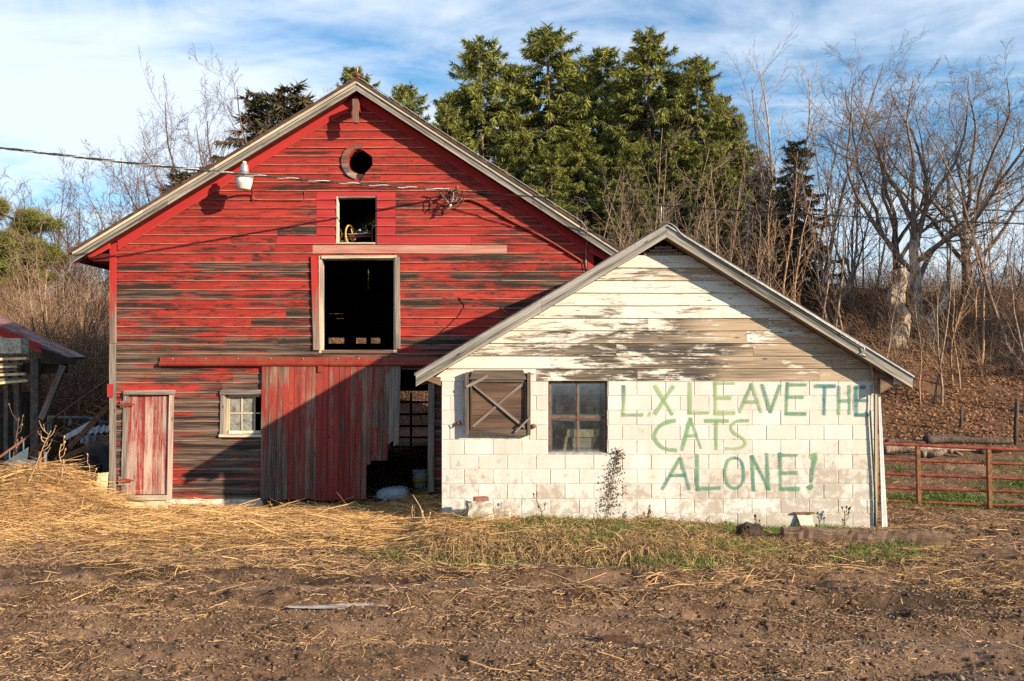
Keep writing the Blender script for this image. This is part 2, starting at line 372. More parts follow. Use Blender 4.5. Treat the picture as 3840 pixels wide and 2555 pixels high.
col = t.mix(t.step(dv, .59, .71, 0, .68), wht, (.30, .24, .185))
col = t.mix(t.step(t.m('MULTIPLY', n3, n2), .40, .46, 0, .55), col, (.22, .16, .11))
finish(t, col, .9, t.m('ADD', n3, t.m('MULTIPLY', n2, .6)), .5, .006)
M['block'] = m
M['mortar'] = simple('grey_mortar', (.50, .45, .375), .95, .3, 10)

m, t = mat_new('dusty_window_glass')
v = t.sep(t.n('ShaderNodeUVMap', uv_map='V01')); pos = t.n('ShaderNodeNewGeometry', out=0)
ex = t.m('MINIMUM', t.m('MINIMUM', v[0], t.m('SUBTRACT', 1.0, v[0])), t.m('MINIMUM', v[1], t.m('SUBTRACT', 1.0, v[1])))
nn = t.noise(pos, 7, 6, .7); n2 = t.noise(pos, 45, 4, .7)
dust = t.m('ADD', t.m('MULTIPLY', t.step(t.m('ADD', ex, t.m('MULTIPLY', t.m('SUBTRACT', nn, .5), .16)), .0, .10, .16, .0), 1.0), t.m('ADD', t.step(n2, .68, .78, 0, .25), t.step(nn, .4, .7, .01, .05)), clamp=True)
gl = t.n('ShaderNodeMixShader', {0: .10, 1: t.n('ShaderNodeBsdfTransparent', {0: (.72, .76, .76, 1)}), 2: t.n('ShaderNodeBsdfGlossy', {0: (.9, .95, 1, 1), 'Roughness': .08})})
sh = t.n('ShaderNodeMixShader', {0: dust, 1: gl, 2: t.n('ShaderNodeBsdfDiffuse', {0: (.38, .41, .44, 1)})})
t.n('ShaderNodeOutputMaterial', {0: sh}, None)
M['glass'] = m
m, t = mat_new('pale_dusty_glass'); pos = t.n('ShaderNodeNewGeometry', out=0); nn = t.noise(pos, 9, 6, .7, .6)
sh = t.n('ShaderNodeMixShader', {0: t.step(nn, .3, .7, .16, .72), 1: t.n('ShaderNodeBsdfTransparent', {0: (.5, .55, .55, 1)}), 2: t.n('ShaderNodeBsdfDiffuse', {0: (.42, .40, .34, 1)})})
t.n('ShaderNodeOutputMaterial', {0: sh}, None); M['glasspale'] = m

m, t = mat_new('spray_paint')
a = t.n('ShaderNodeVertexColor', None, None, layer_name='tone'); uvp = t.sep(t.n('ShaderNodeUVMap', uv_map='V01'))
pos = t.n('ShaderNodeNewGeometry', out=0)
al = t.step(uvp[1], 0.0, 1.0)
nn = t.m('ADD', t.m('MULTIPLY', t.noise(pos, 26, 5, .7), .55), t.m('MULTIPLY', t.noise(pos, 7, 3, .6), .45)); n2 = t.noise(pos, 130, 3, .7)
al = t.m('MULTIPLY', al, t.m('MULTIPLY', t.step(nn, .28, .62, .34, .86), t.step(n2, .30, .50, .40, 1.0)))
b = t.n('ShaderNodeMixShader', {0: al, 1: t.n('ShaderNodeBsdfTransparent'), 2: t.n('ShaderNodeBsdfDiffuse', {0: a.outputs[0]})})
t.n('ShaderNodeOutputMaterial', {0: b}, None)
M['spray'] = m

m, t = mat_new('thin_ice'); pos = t.n('ShaderNodeNewGeometry', out=0)
nn = t.noise(t.comb(t.m('MULTIPLY', t.sep(pos)[0], 3), t.m('MULTIPLY', t.sep(pos)[1], 14), 0.0), 1, 5, .6)
finish(t, t.mix(t.step(nn, .35, .65), (.22, .18, .16), (.62, .58, .58)), .25, nn, .3, .01, spec=.6)
M['ice'] = m

# ------------------------------------------------------------------ ground
def hill(x, y):
    x = np.asarray(x, float); y = np.asarray(y, float)
    sh = np.interp(x, [-14, -6, -1, 5.5, 8], [7, 7.5, 6.5, 1.5, 0])
    ye = y - sh
    z = np.interp(ye, [-60, 13, 15, 17, 19.5, 22, 26, 32, 40, 100, 400], [0, 0, -.06, .12, .72, 1.55, 3.1, 5.0, 5.7, 8, 8])
    return z + sst(ye, 17, 24)*(fbm(x*.35, y*.35, 4)-.5)*1.0
def straw_mask(x, y):
    e = 9.9 + 1.3*fbm(x*.45, y*.3, 21) - .05*x
    m = sst(y, e-.3, e+.8) * (1 - sst(x + .25*(y-12), -.9, .1))
    m = m*(.5+.5*sst(fbm(x*.8, y*1.8, 31), .30, .50))
    return np.clip(m, 0, 1)*(1-sst(y, 24, 26))
def bank_mask(x, y):
    m = sst(x, -1.35, -.7)*(1-sst(x, 4.9, 5.8))*sst(y, 9.6+.10*np.abs(x-1.5), 10.5+.1*np.abs(x-1.5))*(1-sst(y, 12.3, 12.5))
    return m
def track(x, y):
    wob = (fbm(x*.35, y*0, 12)-.5)*1.1; yy = y + wob*.55 + .03*x
    return np.clip(np.exp(-((yy-7.25)/.30)**4)*(.25+.75*sst(x, -3, 2)) + .75*np.exp(-((yy-8.95)/.2)**4)*(1-sst(x, 0, 2)) + .6*np.exp(-((yy-6.35)/.16)**4), 0, 1)
def height(x, y):
    x = np.asarray(x, float); y = np.asarray(y, float)
    z = hill(x, y)
    near = 1-sst(y, 17, 22)
    sm = straw_mask(x, y); bm = bank_mask(x, y)
    lump = (fbm(x*1.3, y*2.2, 1)-.5)*.16
    small = (fbm(x*6, y*8.5, 8, 4)-.5)*(.035+.07*sst(y, 7.4, 8.6))
    mudm = near*(1-.75*sm)*(1-.6*bm); small = small*(1-.75*track(x, y))
    wob = (fbm(x*.35, y*0, 12)-.5)*1.1
    rut = 0
    for yc, wd, dp in ((8.25, .17, .085), (7.35, .20, .05), (9.25, .20, .06), (7.85, .10, .035), (6.6, .22, .03), (8.85, .10, .035)):
        q = (y + wob*.55 - yc)/wd
        rut = rut - dp*np.exp(-q*q) + dp*.9*np.exp(-((q-1.7)**2)) + dp*.6*np.exp(-((q+1.7)**2))
    z = z + near*lump*.6 + mudm*(small + rut*(.75+.7*vn(x*1.1, y*.6, 40))) 
    pit = sst(fbm(x*1.7, y*5.5, 52), .58, .72)
    z = z - mudm*pit*.035
    z = z + near*.10*sm*(fbm(x*1.1, y*1.1, 60)) + near*.02
    z = z + bm*(.13 + .10*(fbm(x*2.2, y*2.2, 71)-.3))*(1-.8*sst(x, 1.6, 3.4))
    r2 = ((x+7.15)/.85)**2 + ((y-13.2)/.8)**2
    z = z + .74*np.exp(-r2**1.4)*(.85+.3*fbm(x*2.5, y*2.5, 77))
    z = z + .10*np.exp(-(((x+5.75)/.55)**2+((y-14.3)/.5)**2))
    z = z - .23*sst(y, 13.2, 14.8)*(1-sst(x, -2.2, -1.2))*sst(x, -6.9, -6.2)*near
    return z
def axis(*segs):
    out = []
    for a, b, s in segs: out.append(np.arange(a, b, s))
    return np.unique(np.concatenate(out).round(4))
xs = axis((-160, -20, 14), (-20, -8.6, .55), (-8.6, 7.6, .040), (7.6, 13, .14), (13, 24, .7), (24, 170, 14))
ys = axis((-60, 3, 7), (3, 5.9, .35), (5.9, 10.6, .033), (10.6, 15.4, .05), (15.4, 22, .14), (22, 46, .8), (46, 330, 14))
GX, GY = np.meshgrid(xs, ys)
GZ = height(GX, GY)
nx, ny = len(xs), len(ys)
idx = np.arange(nx*ny).reshape(ny, nx)
F = np.stack([idx[:-1,:-1], idx[:-1,1:], idx[1:,1:], idx[1:,:-1]], -1).reshape(-1, 4)
ga = fbm(GX*.9, GY*.9, 81)
tr = straw_mask(GX, GY)*.9
r2m = ((GX+7.05)/1.3)**2 + ((GY-13.1)/1.2)**2
tr = np.maximum(tr, np.exp(-r2m)*.9)
tg_ = bank_mask(GX, GY)*sst(ga, .45, .65)*.5 + sst(GX, 5.2, 6)*sst(GY, 14.6, 15.6)*(1-sst(GY, 17.2, 18))*sst(ga, .38, .55)*.85
yeff = GY - np.interp(GX, [-14, -6, -1, 5.5, 8], [7, 7.5, 6.5, 1.5, 0])
tb_ = sst(yeff, 18.0, 19.5)
tone = np.stack([tr.ravel(), tg_.ravel(), tb_.ravel(), np.clip(track(GX, GY), 0, 1).ravel()], 1)
g = build('ground', np.stack([GX.ravel(), GY.ravel(), GZ.ravel()], 1), F, M['ground'], None, tone=tone, smooth=True, loc=(0, 0, 0))
g['kind'] = 'structure'
def gz(x, y): return float(height(x, y))

# ------------------------------------------------------------------ siding helper
def siding(name, rows, Lf, Rf, holes, specials, yf, mats, parent, circles=(), joint=.55, minlen=1.3, tb=.022, tt=.006, jit=.003, only=None):
    for (zb, zt) in rows:
        zt -= .0015
        L0, R0 = Lf(zb), Rf(zb); L1, R1 = Lf(zt), Rf(zt)
        if R0 - L0 < .06: continue
        if R1 < L1: L1 = R1 = (L1+R1)/2
        br = {min(L0, L1), max(R0, R1)}
        hs = [h for h in holes if h[2] < zt-.01 and h[3] > zb+.01]
        sp = [s for s in specials if s[2] < (zb+zt)/2 < s[3]]
        for h in hs + sp: br |= {h[0], h[1]}
        xs_ = sorted(b for b in br if min(L0, L1) <= b <= max(R0, R1))
        segs = []
        for a, b in zip(xs_, xs_[1:]):
            if b - a < .005: continue
            mx = (a+b)/2; lo, hi = zb, zt
            for h in hs:
                if h[0] <= mx <= h[1]:
                    if h[2] <= lo+.02 and h[3] >= hi-.02: lo = hi
                    elif h[2] > lo: hi = min(hi, h[2])
                    else: lo = max(lo, h[3])
            if hi - lo < .02: continue
            mt = 'base'
            for s in sp:
                if s[0] <= mx <= s[1]: mt = s[4]
            if segs and segs[-1][4] == mt and abs(segs[-1][1]-a) < 1e-6 and abs(segs[-1][2]-lo) < 1e-6 and abs(segs[-1][3]-hi) < 1e-6: segs[-1][1] = b
            else: segs.append([a, b, lo, hi, mt])
        fin = []
        for a, b, lo, hi, mt in segs:
            cuts = [a]
            while b - cuts[-1] > minlen*1.6 and R.random() < joint:
                c = cuts[-1] + R.uniform(minlen, min(b-cuts[-1]-.4, 4.2)) if b-cuts[-1]-.4 > minlen else b
                if c >= b-.35: break
                cuts.append(c)
            cuts.append(b)
            fin += [(p, q, lo, hi, mt) for p, q in zip(cuts, cuts[1:])]
        for a, b, lo, hi, mt in fin:
            f0 = (lo-zb)/(zt-zb); f1 = (hi-zb)/(zt-zb)
            lb, lt, rb, rt = a, a, b, b
            if a <= max(L0, L1)+1e-6: lb = max(a, L0+(L1-L0)*f0) if b > L0 else a; lt = max(a, L0+(L1-L0)*f1)
            if b >= min(R0, R1)-1e-6: rb = min(b, R0+(R1-R0)*f0); rt = min(b, R0+(R1-R0)*f1)
            if rt < lt: lt = rt = (lt+rt)/2
            if rb - lb < .03: continue
            parts = [(lb, lt, rb, rt)]
            for (cx, cz, cr) in circles:
                if lo < cz+cr and hi > cz-cr and lb < cx < rb:
                    cb = math.sqrt(max(0, cr*cr-(lo-cz)**2)); ct = math.sqrt(max(0, cr*cr-(hi-cz)**2))
                    parts = [(lb, lt, cx-cb, cx-ct), (cx+cb, cx+ct, rb, rt)]
            for (lb, lt, rb, rt) in parts:
                g_ = .0012
                mm = mats[mt](lb, rb, lo) if callable(mats[mt]) else mats[mt]
                tbb = tb*(hi-lo)/(zt-zb)+tt*(1-(hi-lo)/(zt-zb)) if lo > zb+.01 else tb
                plank(name, (lb+g_, yf, lo), (rb-g_, yf, lo), (lt+g_, yf, hi), (rt-g_, yf, hi), (0, -1, 0), tbb+R.uniform(-.003, .004), tt, mm, parent, n=max(2, min(6, int((rb-lb)/.6))), jit=jit, thj=.002)

def sheath(name, rows, Lf, Rf, holes, circles, y0, y1, mat, parent):
    """solid wall behind the boards, open where the holes are"""
    bl = []
    for zb, zt in rows:
        zs = sorted({zb, zt} | {v for h in holes for v in (h[2], h[3]) if zb < v < zt})
        for lo, hi in zip(zs, zs[1:]):
            mz = (lo+hi)/2; a0, b0 = max(Lf(lo), Lf(hi)), min(Rf(lo), Rf(hi))
            cuts = [(h[0], h[1]) for h in holes if h[2] <= mz <= h[3]]
            for cx, cz, cr in circles:
                if abs(mz-cz) < cr: q = math.sqrt(cr*cr-(mz-cz)**2); cuts.append((cx-q, cx+q))
            x = a0
            for c0, c1 in sorted(cuts):
                if c0 > x: bl.append((x, min(c0, b0), y0, y1, lo, hi))
                x = max(x, c1)
            if x < b0-.001: bl.append((x, b0, y0, y1, lo, hi))
    return boxes(name, [b for b in bl if b[1]-b[0] > .002], mat, parent)
# ------------------------------------------------------------------ red barn
def BX(x): return (x-1178.5)*K*DB
def BZ(y): return H-(y-850)*K*DB
barn = thing('red_barn', 'big old red clapboard barn with peeling paint and open hay door', 'barn', (BX(805), DB, 0))
YF = DB - .31; YB = DB + 9.0
rA = P(820, 178, YF); rL = P(166, 574, YF); rR = P(1428, 572, YF)
sl = (rA.z-rL.z)/(rA.x-rL.x); sr = (rA.z-rR.z)/(rR.x-rA.x)
wl, wr = BX(258), BX(1356)
def roofz(x): return rL.z+(x-rL.x)*sl if x < rA.x else rA.z-(x-rA.x)*sr
OFF = .225
def bLf(z): return max(wl, rL.x+(z+OFF-rL.z)/sl)
def bRf(z): return min(wr, rA.x+(rA.z-OFF-z)/sr)
ln = [1147.7-22.13*i for i in range(16)] + [795] + [774.1-21.14*i for i in range(11)] + [542.2, 521.7, 501.2, 480.8] + [460.3-19.86*i for i in range(11)] + [242, 222, 203, 196]
ln = sorted(set(round(v, 2) for v in ln), reverse=True)
rows = [(BZ(a), BZ(b)) for a, b in zip(ln, ln[1:])]
def rect(x0, x1, y0, y1, Y=DB): s = K*Y; return ((x0-1178.5)*s, (x1-1178.5)*s, H-(y1-850)*s, H-(y0-850)*s)
h_loft = rect(775, 868, 453, 562); h_hay = rect(735, 914, 590, 813)
h_win = rect(512, 603, 902, 1003); h_door = rect(285, 398, 905, 1160); h_way = rect(790, 987, 850, 1190)
holes = [h_loft, h_hay, h_win, h_door, h_way]
circ = [(BX(829), BZ(373), 30*K*DB)]
sp = [(*rect(729, 911, 444, 547), 'fresh'), (*rect(637, 1085, 545, 565), 'fresh'), (*rect(720, 1167, 565, 586), 'pink'), (*rect(372, 603, 838, 858), 'fresh2')]
siding('clapboard', rows, bLf, bRf, holes, sp, DB, {'base': M['siding'], 'fresh': M['fresh'], 'pink': M['pink'], 'fresh2': M['siding']}, barn, circ, joint=.6, minlen=1.4, tb=.030)
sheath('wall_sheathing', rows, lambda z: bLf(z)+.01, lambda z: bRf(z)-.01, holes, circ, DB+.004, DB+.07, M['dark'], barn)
# loose broken bits: corner boards
plank('corner_board', (BX(256), DB-.03, BZ(790)), (BX(256), DB-.03, BZ(566)), (BX(270), DB-.03, BZ(790)), (BX(270), DB-.03, BZ(560)), (0,-1,0), .03, .03, M['redtrim'], barn, 6)
plank('corner_board', (BX(255), DB-.03, BZ(1146)), (BX(255), DB-.03, BZ(791)), (BX(269), DB-.03, BZ(1146)), (BX(269), DB-.03, BZ(791)), (0,-1,0), .028, .028, M['greywood'], barn, 6)
plank('corner_patch', (BX(252), DB-.062, BZ(914)), (BX(252), DB-.062, BZ(884)), (BX(264), DB-.062, BZ(914)), (BX(265), DB-.062, BZ(884)), (0,-1,0), .02, .02, M['fresh'], barn, 2)
plank('corner_board', (BX(1352), DB-.03, BZ(800)), (BX(1352), DB-.03, BZ(550)), (BX(1366), DB-.03, BZ(800)), (BX(1366), DB-.03, BZ(556)), (0,-1,0), .03, .03, M['redtrim'], barn, 4)
# side and rear walls, loft floor
zt_l = roofz(wl)-.22; zt_r = roofz(wr)-.22
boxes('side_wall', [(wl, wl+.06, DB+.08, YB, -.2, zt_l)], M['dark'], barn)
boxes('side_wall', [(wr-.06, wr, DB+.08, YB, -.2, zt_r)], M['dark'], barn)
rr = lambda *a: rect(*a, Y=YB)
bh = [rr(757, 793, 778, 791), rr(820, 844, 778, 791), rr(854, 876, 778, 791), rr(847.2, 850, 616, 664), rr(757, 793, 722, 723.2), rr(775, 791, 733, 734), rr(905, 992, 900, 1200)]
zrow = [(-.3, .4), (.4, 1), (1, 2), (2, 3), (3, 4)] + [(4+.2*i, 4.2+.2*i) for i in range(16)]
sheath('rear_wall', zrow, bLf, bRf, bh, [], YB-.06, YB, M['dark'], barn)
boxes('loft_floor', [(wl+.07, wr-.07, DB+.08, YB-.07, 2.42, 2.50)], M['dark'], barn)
boxes('loft_shelf', [(BX(760), BX(885), DB+.08, DB+.62, BZ(562)-.10, BZ(562)-.01)], M['dark'], barn)
# roof slabs
def slope_slab(name, e, a, y0, y1, d0, d1, mat, parent):
    vs = []
    for y in (y0, y1):
        for p, dz in ((e, d0), (a, d0), (a, d1), (e, d1)): vs.append((p.x, y, p.z+dz))
    return build(name, vs, [(0,1,2,3),(7,6,5,4),(0,4,5,1),(1,5,6,2),(2,6,7,3),(3,7,4,0)], mat, parent)
def along(e, a, f0, f1): return e.lerp(a, f0), e.lerp(a, f1)
for e in (rL, rR):
    e0 = e.copy(); a0 = rA.copy()
    slope_slab('roof_deck', e0, a0, YF+.06, YB+.3, -.085, -.05, M['dark'], barn)
    roof = slope_slab('roof', e0 + (e0-a0)*.012, a0, YF-.02, YB+.33, -.05, 0.0, M['roof'], barn)
    n = 4
    for i in range(n):
        p, q = along(e, rA, i/n, (i+1)/n)
        g_ = (q-p).normalized()*.002
        plank('rake_trim', p+g_+Vector((0,.02,-.10)), q-g_+Vector((0,.02,-.10)), p+g_+Vector((0,.02,-.054)), q-g_+Vector((0,.02,-.054)), (0,-1,0), .026, .026, M['cream'], barn, 3, .002)
    n = 3
    for i in range(n):
        p, q = along(e, rA, i/n, (i+1)/n)
        g_ = (q-p).normalized()*.002
        plank('rake_board', p+g_+Vector((0,.05,-.215)), q-g_+Vector((0,.05,-.215)), p+g_+Vector((0,.05,-.108)), q-g_+Vector((0,.05,-.108)), (0,-1,0), .03, .03, M['rake'], barn, 4, .003)
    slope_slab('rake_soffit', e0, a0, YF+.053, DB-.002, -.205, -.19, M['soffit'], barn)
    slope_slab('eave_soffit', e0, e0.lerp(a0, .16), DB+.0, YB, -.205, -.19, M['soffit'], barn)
# red frieze boards below the rake on the wall
for e, f0 in ((rL, .135), (rR, .10)):
    p, q = along(e, rA, f0, .995)
    yy = Vector((0, DB-.022-YF, 0))
    plank('frieze_board', p+yy+Vector((0,0,-.375)), q+yy+Vector((0,0,-.375)), p+yy+Vector((0,0,-.21)), q+yy+Vector((0,0,-.21)), (0,-1,0), .02, .02, M['redtrim'], barn, 8, .002)
# eave return at the left corner
plank('eave_return', P(207, 597, DB-.10), P(254, 572, DB-.10), P(203, 584, DB-.10), P(254, 556, DB-.10), (0,-1,0), .03, .03, M['redtrim'], barn, 3)
plank('eave_return', P(1356, 580, DB-.10), P(1402, 605, DB-.10), P(1356, 565, DB-.10), P(1404, 590, DB-.10), (0,-1,0), .03, .03, M['redtrim'], barn, 3)
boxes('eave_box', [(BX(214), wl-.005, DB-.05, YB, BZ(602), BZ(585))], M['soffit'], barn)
# foundation
boxes('foundation', [(BX(270), BX(604), DB-.02, DB+.25, -.30, BZ(1149))], M['found'], barn)

# hay lift beam under the ridge
hb = plank('hay_lift_beam', P(813, 285, DB-.30), P(813, 232, DB-.30), P(826, 286, DB-.30), P(826, 232, DB-.30), (0,-1,0), .10, .10, M['redtrim2'], barn, 5, .012)
plank('hay_lift_bracket', P(814, 252, DB-.29), P(814, 232, DB-.29), P(825, 252, DB-.29), P(825, 232, DB-.29), (0,1,0), .28, .28, M['redtrim'], barn, 1, 0)

# bull's-eye opening: remains of the round trim
cx, cz, cr = circ[0]
for i, (a0, a1) in enumerate([(78, 112), (113, 150), (151, 185), (186, 222), (223, 256)]):
    vs, fs = [], []
    for k in range(5):
        an = math.radians(a0+(a1-a0)*k/4); c, s_ = math.cos(an), math.sin(an)
        for r_, y_ in ((cr*.98, DB-.02), (cr*.98, DB-.055), (cr*1.40, DB-.055), (cr*1.40, DB-.02)):
            vs.append((cx+c*r_*1.0, y_, cz+s_*r_))
    for k in range(4):
        for j in range(4): fs.append((k*4+j, k*4+4+j, k*4+4+(j+1)%4, k*4+(j+1)%4))
    fs += [(3,2,1,0), (16,17,18,19)]
    uvv = [(i*3+v[0], v[2]) for v in vs]
    build('round_trim', vs, fs, M['redtrim2'] if i in (0,1,2) else M['greywood'], barn, uvv, [(0,.5)]*len(vs))
vs, fs = [], []
for k in range(17):
    an = math.radians(80+180*k/16)
    for r_, y_ in ((cr*.90, DB+.10), (cr*.90, DB-.01), (cr*.995, DB-.01), (cr*.995, DB+.10)): vs.append((cx+math.cos(an)*r_, y_, cz+math.sin(an)*r_))
for k in range(16):
    for j in range(4): fs.append((k*4+j, k*4+4+j, k*4+4+(j+1)%4, k*4+(j+1)%4))
build('round_lining', vs, fs, M['redtrim'], barn, [(v[0], v[2]) for v in vs], [(0,.5)]*len(vs))

# frames of the openings
def frame(h, wd, mats, parent, yf, th, names=('jamb', 'jamb', 'head', 'sill'), dep=.12):
    x0, x1, z0, z1 = h
    plank(names[0], (x0-.002, yf+dep, z0), (x0-.002, yf+dep, z1), (x0+wd, yf+dep, z0), (x0+wd, yf+dep, z1), (0,-1,0), dep+th, dep+th, mats[0], parent, 4, .002)
    plank(names[1], (x1-wd, yf+dep, z0), (x1-wd, yf+dep, z1), (x1+.002, yf+dep, z0), (x1+.002, yf+dep, z1), (0,-1,0), dep+th, dep+th, mats[1], parent, 4, .002)
    plank(names[2], (x0+wd+.002, yf+dep, z1-wd), (x1-wd-.002, yf+dep, z1-wd), (x0+wd+.002, yf+dep, z1), (x1-wd-.002, yf+dep, z1), (0,-1,0), dep+th-.003, dep+th-.003, mats[2], parent, 4, .002)
    plank(names[3], (x0+wd+.002, yf+dep, z0), (x1-wd-.002, yf+dep, z0), (x0+wd+.002, yf+dep, z0+wd), (x1-wd-.002, yf+dep, z0+wd), (0,-1,0), dep+th+.01, dep+th+.004, mats[3], parent, 4, .003)
frame(h_loft, .024, (M['cream'], M['dark'], M['greywood'], M['cream']), barn, DB, .03)
frame(h_hay, .055, (M['cream'], M['cream'], M['cream'], M['timber']), barn, DB, .036, dep=.14)
plank('casing', P(722, 806, DB-.03), P(717, 590, DB-.03), P(737, 806, DB-.03), P(731, 590, DB-.03), (0,-1,0), .035, .035, M['redtrim'], barn, 6, .004)
plank('casing', P(911, 803, DB-.04), P(909, 592, DB-.04), P(922, 803, DB-.04), P(920, 592, DB-.04), (0,-1,0), .035, .035, M['greywood'], barn, 6, .006)
plank('header_board', P(741, 596, DB-.036), P(913, 594, DB-.036), P(741, 589, DB-.036), P(913, 588, DB-.036), (0,-1,0), .03, .03, M['cream'], barn, 4, .003)

# door track cover: a red steel moulding
x0, x1 = BX(371), BX(1010); prof = []
for yo, y_ in ((-.03, 822), (-.06, 822), (-.064, 832), (-.10, 834), (-.12, 838), (-.105, 842), (-.085, 843), (-.085, 840), (-.03, 838)): prof.append((DB+yo, BZ(y_)))
segs = [x0, BX(760), BX(1010)]
for a, b in zip(segs, segs[1:]):
    vs = [(x, y, z-.004*(x-x0)/(x1-x0)) for x in (a+.003, b-.003) for y, z in prof]; k = len(prof)
    fs = [(i, (i+1) % k, k+(i+1) % k, k+i) for i in range(k)] + [tuple(range(k-1, -1, -1)), tuple(range(k, 2*k))]
    tc = build('track_cover', vs, fs, M['rustred'], barn)
    for q in range(5 if a == x0 else 3):
        xx = a + (b-a)*(q+.4)/5.2
        lathe('bolt', [(.011, 0), (.011, .012), (.006, .018)], (xx, DB-.062, BZ(826)), M['greymetal'], tc, 8, (0,-1,0))

# sliding door
sd = [603.7, 640, 666.7, 692.7, 718.7, 744.8, 770.8, 795.5, 821.5, 847, 873.6, 897.7, 922.9]
bots = [1149, 1150, 1150, 1149, 1150, 1151, 1150, 1149, 1150, 1066, 1056, 1022]
yd = DB-.075
slid = build('sliding_door', [(BX(604), yd+.03, BZ(1060)), (BX(920), yd+.03, BZ(1060)), (BX(920), yd+.055, BZ(1060)), (BX(604), yd+.055, BZ(1060)), (BX(604), yd+.03, BZ(1045)), (BX(845), yd+.03, BZ(1045)), (BX(845), yd+.055, BZ(1045)), (BX(604), yd+.055, BZ(1045))][:0] or [(BX(604), yd+.03, BZ(870)), (BX(920), yd+.03, BZ(870)), (BX(920), yd+.06, BZ(870)), (BX(604), yd+.06, BZ(870)), (BX(604), yd+.03, BZ(852)), (BX(920), yd+.03, BZ(852)), (BX(920), yd+.06, BZ(852)), (BX(604), yd+.06, BZ(852))],
             [(3,2,1,0),(4,5,6,7),(0,1,5,4),(1,2,6,5),(2,3,7,6),(3,0,4,7)], M['dark'], barn)
for i, (a, b) in enumerate(zip(sd, sd[1:])):
    h2 = [(a, b)] if b-a < 22 else [(a, (a+b)/2-.6), ((a+b)/2-.4, b)]
    for j, (p, q) in enumerate(h2):
        bo = bots[i] + (R.uniform(-6, 6) if bots[i] < 1100 else R.uniform(-1.5, 1)); lean = -7*(bo-842)/300 if i > 8 else -4*(bo-842)/308
        b0, b1 = (P(p+.35+lean, bo, yd+.03), P(p+.35, 842, yd+.03)); t0, t1 = (P(q-.35+lean, bo+(R.uniform(-14, 6) if bots[i] < 1100 else 0), yd+.03), P(q-.35, 842, yd+.03))
        plank('plank', b0, b1, t0, t1, (0,-1,0), .026+R.uniform(0, .008), .026+R.uniform(0, .006), M['barndoor'] if i < 11 else M['greywood'], slid, 6, .0015)
for xx in (737, 1103/1.0 if False else 889):
    plank('hanger', P(xx-5, 857, yd-.012), P(xx+5, 857, yd-.012), P(xx-5, 843, yd-.012), P(xx+5, 843, yd-.012), (0,-1,0), .018, .018, M['rustred'], slid, 1, 0)
plank('patch_board', P(860, 985, yd-.012), P(860, 945, yd-.012), P(871, 985, yd-.012), P(869, 943, yd-.012), (0,-1,0), .012, .012, M['greywood'], slid, 3)
plank('door_jamb', P(985, 1132, DB-.04), P(986, 851, DB-.04), P(1000, 1132, DB-.04), P(1000, 851, DB-.04), (0,-1,0), .03, .03, M['greywood'], barn, 5)

# plank door
dr = build('door', [(BX(300), DB+.02, BZ(1130)), (BX(390), DB+.02, BZ(1130)), (BX(390), DB+.045, BZ(1130)), (BX(300), DB+.045, BZ(1130)), (BX(300), DB+.02, BZ(1115)), (BX(390), DB+.02, BZ(1115)), (BX(390), DB+.045, BZ(1115)), (BX(300), DB+.045, BZ(1115))], [(3,2,1,0),(4,5,6,7),(0,1,5,4),(1,2,6,5),(2,3,7,6),(3,0,4,7)], M['greywood'], barn)
de = [297, 320, 336, 356, 376, 390.5]
for a, b in zip(de, de[1:]):
    ln_ = -5
    plank('plank', P(a+.4+ln_, 1137, DB+.018), P(a+.4, 911, DB+.018), P(b-.4+ln_, 1137, DB+.018), P(b-.4, 911, DB+.018), (0,-1,0), .022+R.uniform(0,.006), .022+R.uniform(0,.006), M['reddoor'], dr, 6, .002)
plank('door_casing', P(279, 1150, DB-.024), P(286, 900, DB-.024), P(291, 1150, DB-.024), P(297, 900, DB-.024), (0,-1,0), .026, .026, M['greywood'], barn, 5)
plank('door_casing', P(385, 1150, DB-.024), P(391, 906, DB-.024), P(396, 1150, DB-.024), P(401, 906, DB-.024), (0,-1,0), .026, .026, M['reddoor'], barn, 5)
plank('door_casing', P(284, 910, DB-.052), P(403, 908, DB-.052), P(286, 899, DB-.052), P(404, 898, DB-.052), (0,-1,0), .024, .024, M['greywood'], barn, 4)
plank('threshold', P(283, 1151, DB-.03), P(388, 1151, DB-.03), P(291, 1139, DB-.03), P(386, 1139, DB-.03), (0,-1,0), .03, .03, M['cream'], barn, 3)
for yy in (931, 1105):
    xk = 296 - (yy-931)*.022
    plank('hinge_block', P(xk-18, yy+(7 if yy < 1000 else 12), DB-.035), P(xk-18, yy-8, DB-.035), P(xk-3, yy+(7 if yy < 1000 else 12), DB-.035), P(xk-3, yy-8, DB-.035), (0,-1,0), .03, .03, M['greywood'], barn, 2)
    zc = BZ(yy); xc = BX(xk); wv = 20*K*DB
    vs = []
    for y_ in (DB-.082, DB-.072): vs += [(xc-wv, y_, zc-.006), (xc, y_, zc-.038), (xc+wv, y_, zc-.006), (xc+wv, y_, zc+.006), (xc, y_, zc+.038), (xc-wv, y_, zc+.006)]
    fs = [(0,1,2,3,4,5), (11,10,9,8,7,6)] + [(i, 6+i, 6+(i+1) % 6, (i+1) % 6) for i in range(6)]
    build('strap_hinge', vs, fs, M['rustred'], dr)

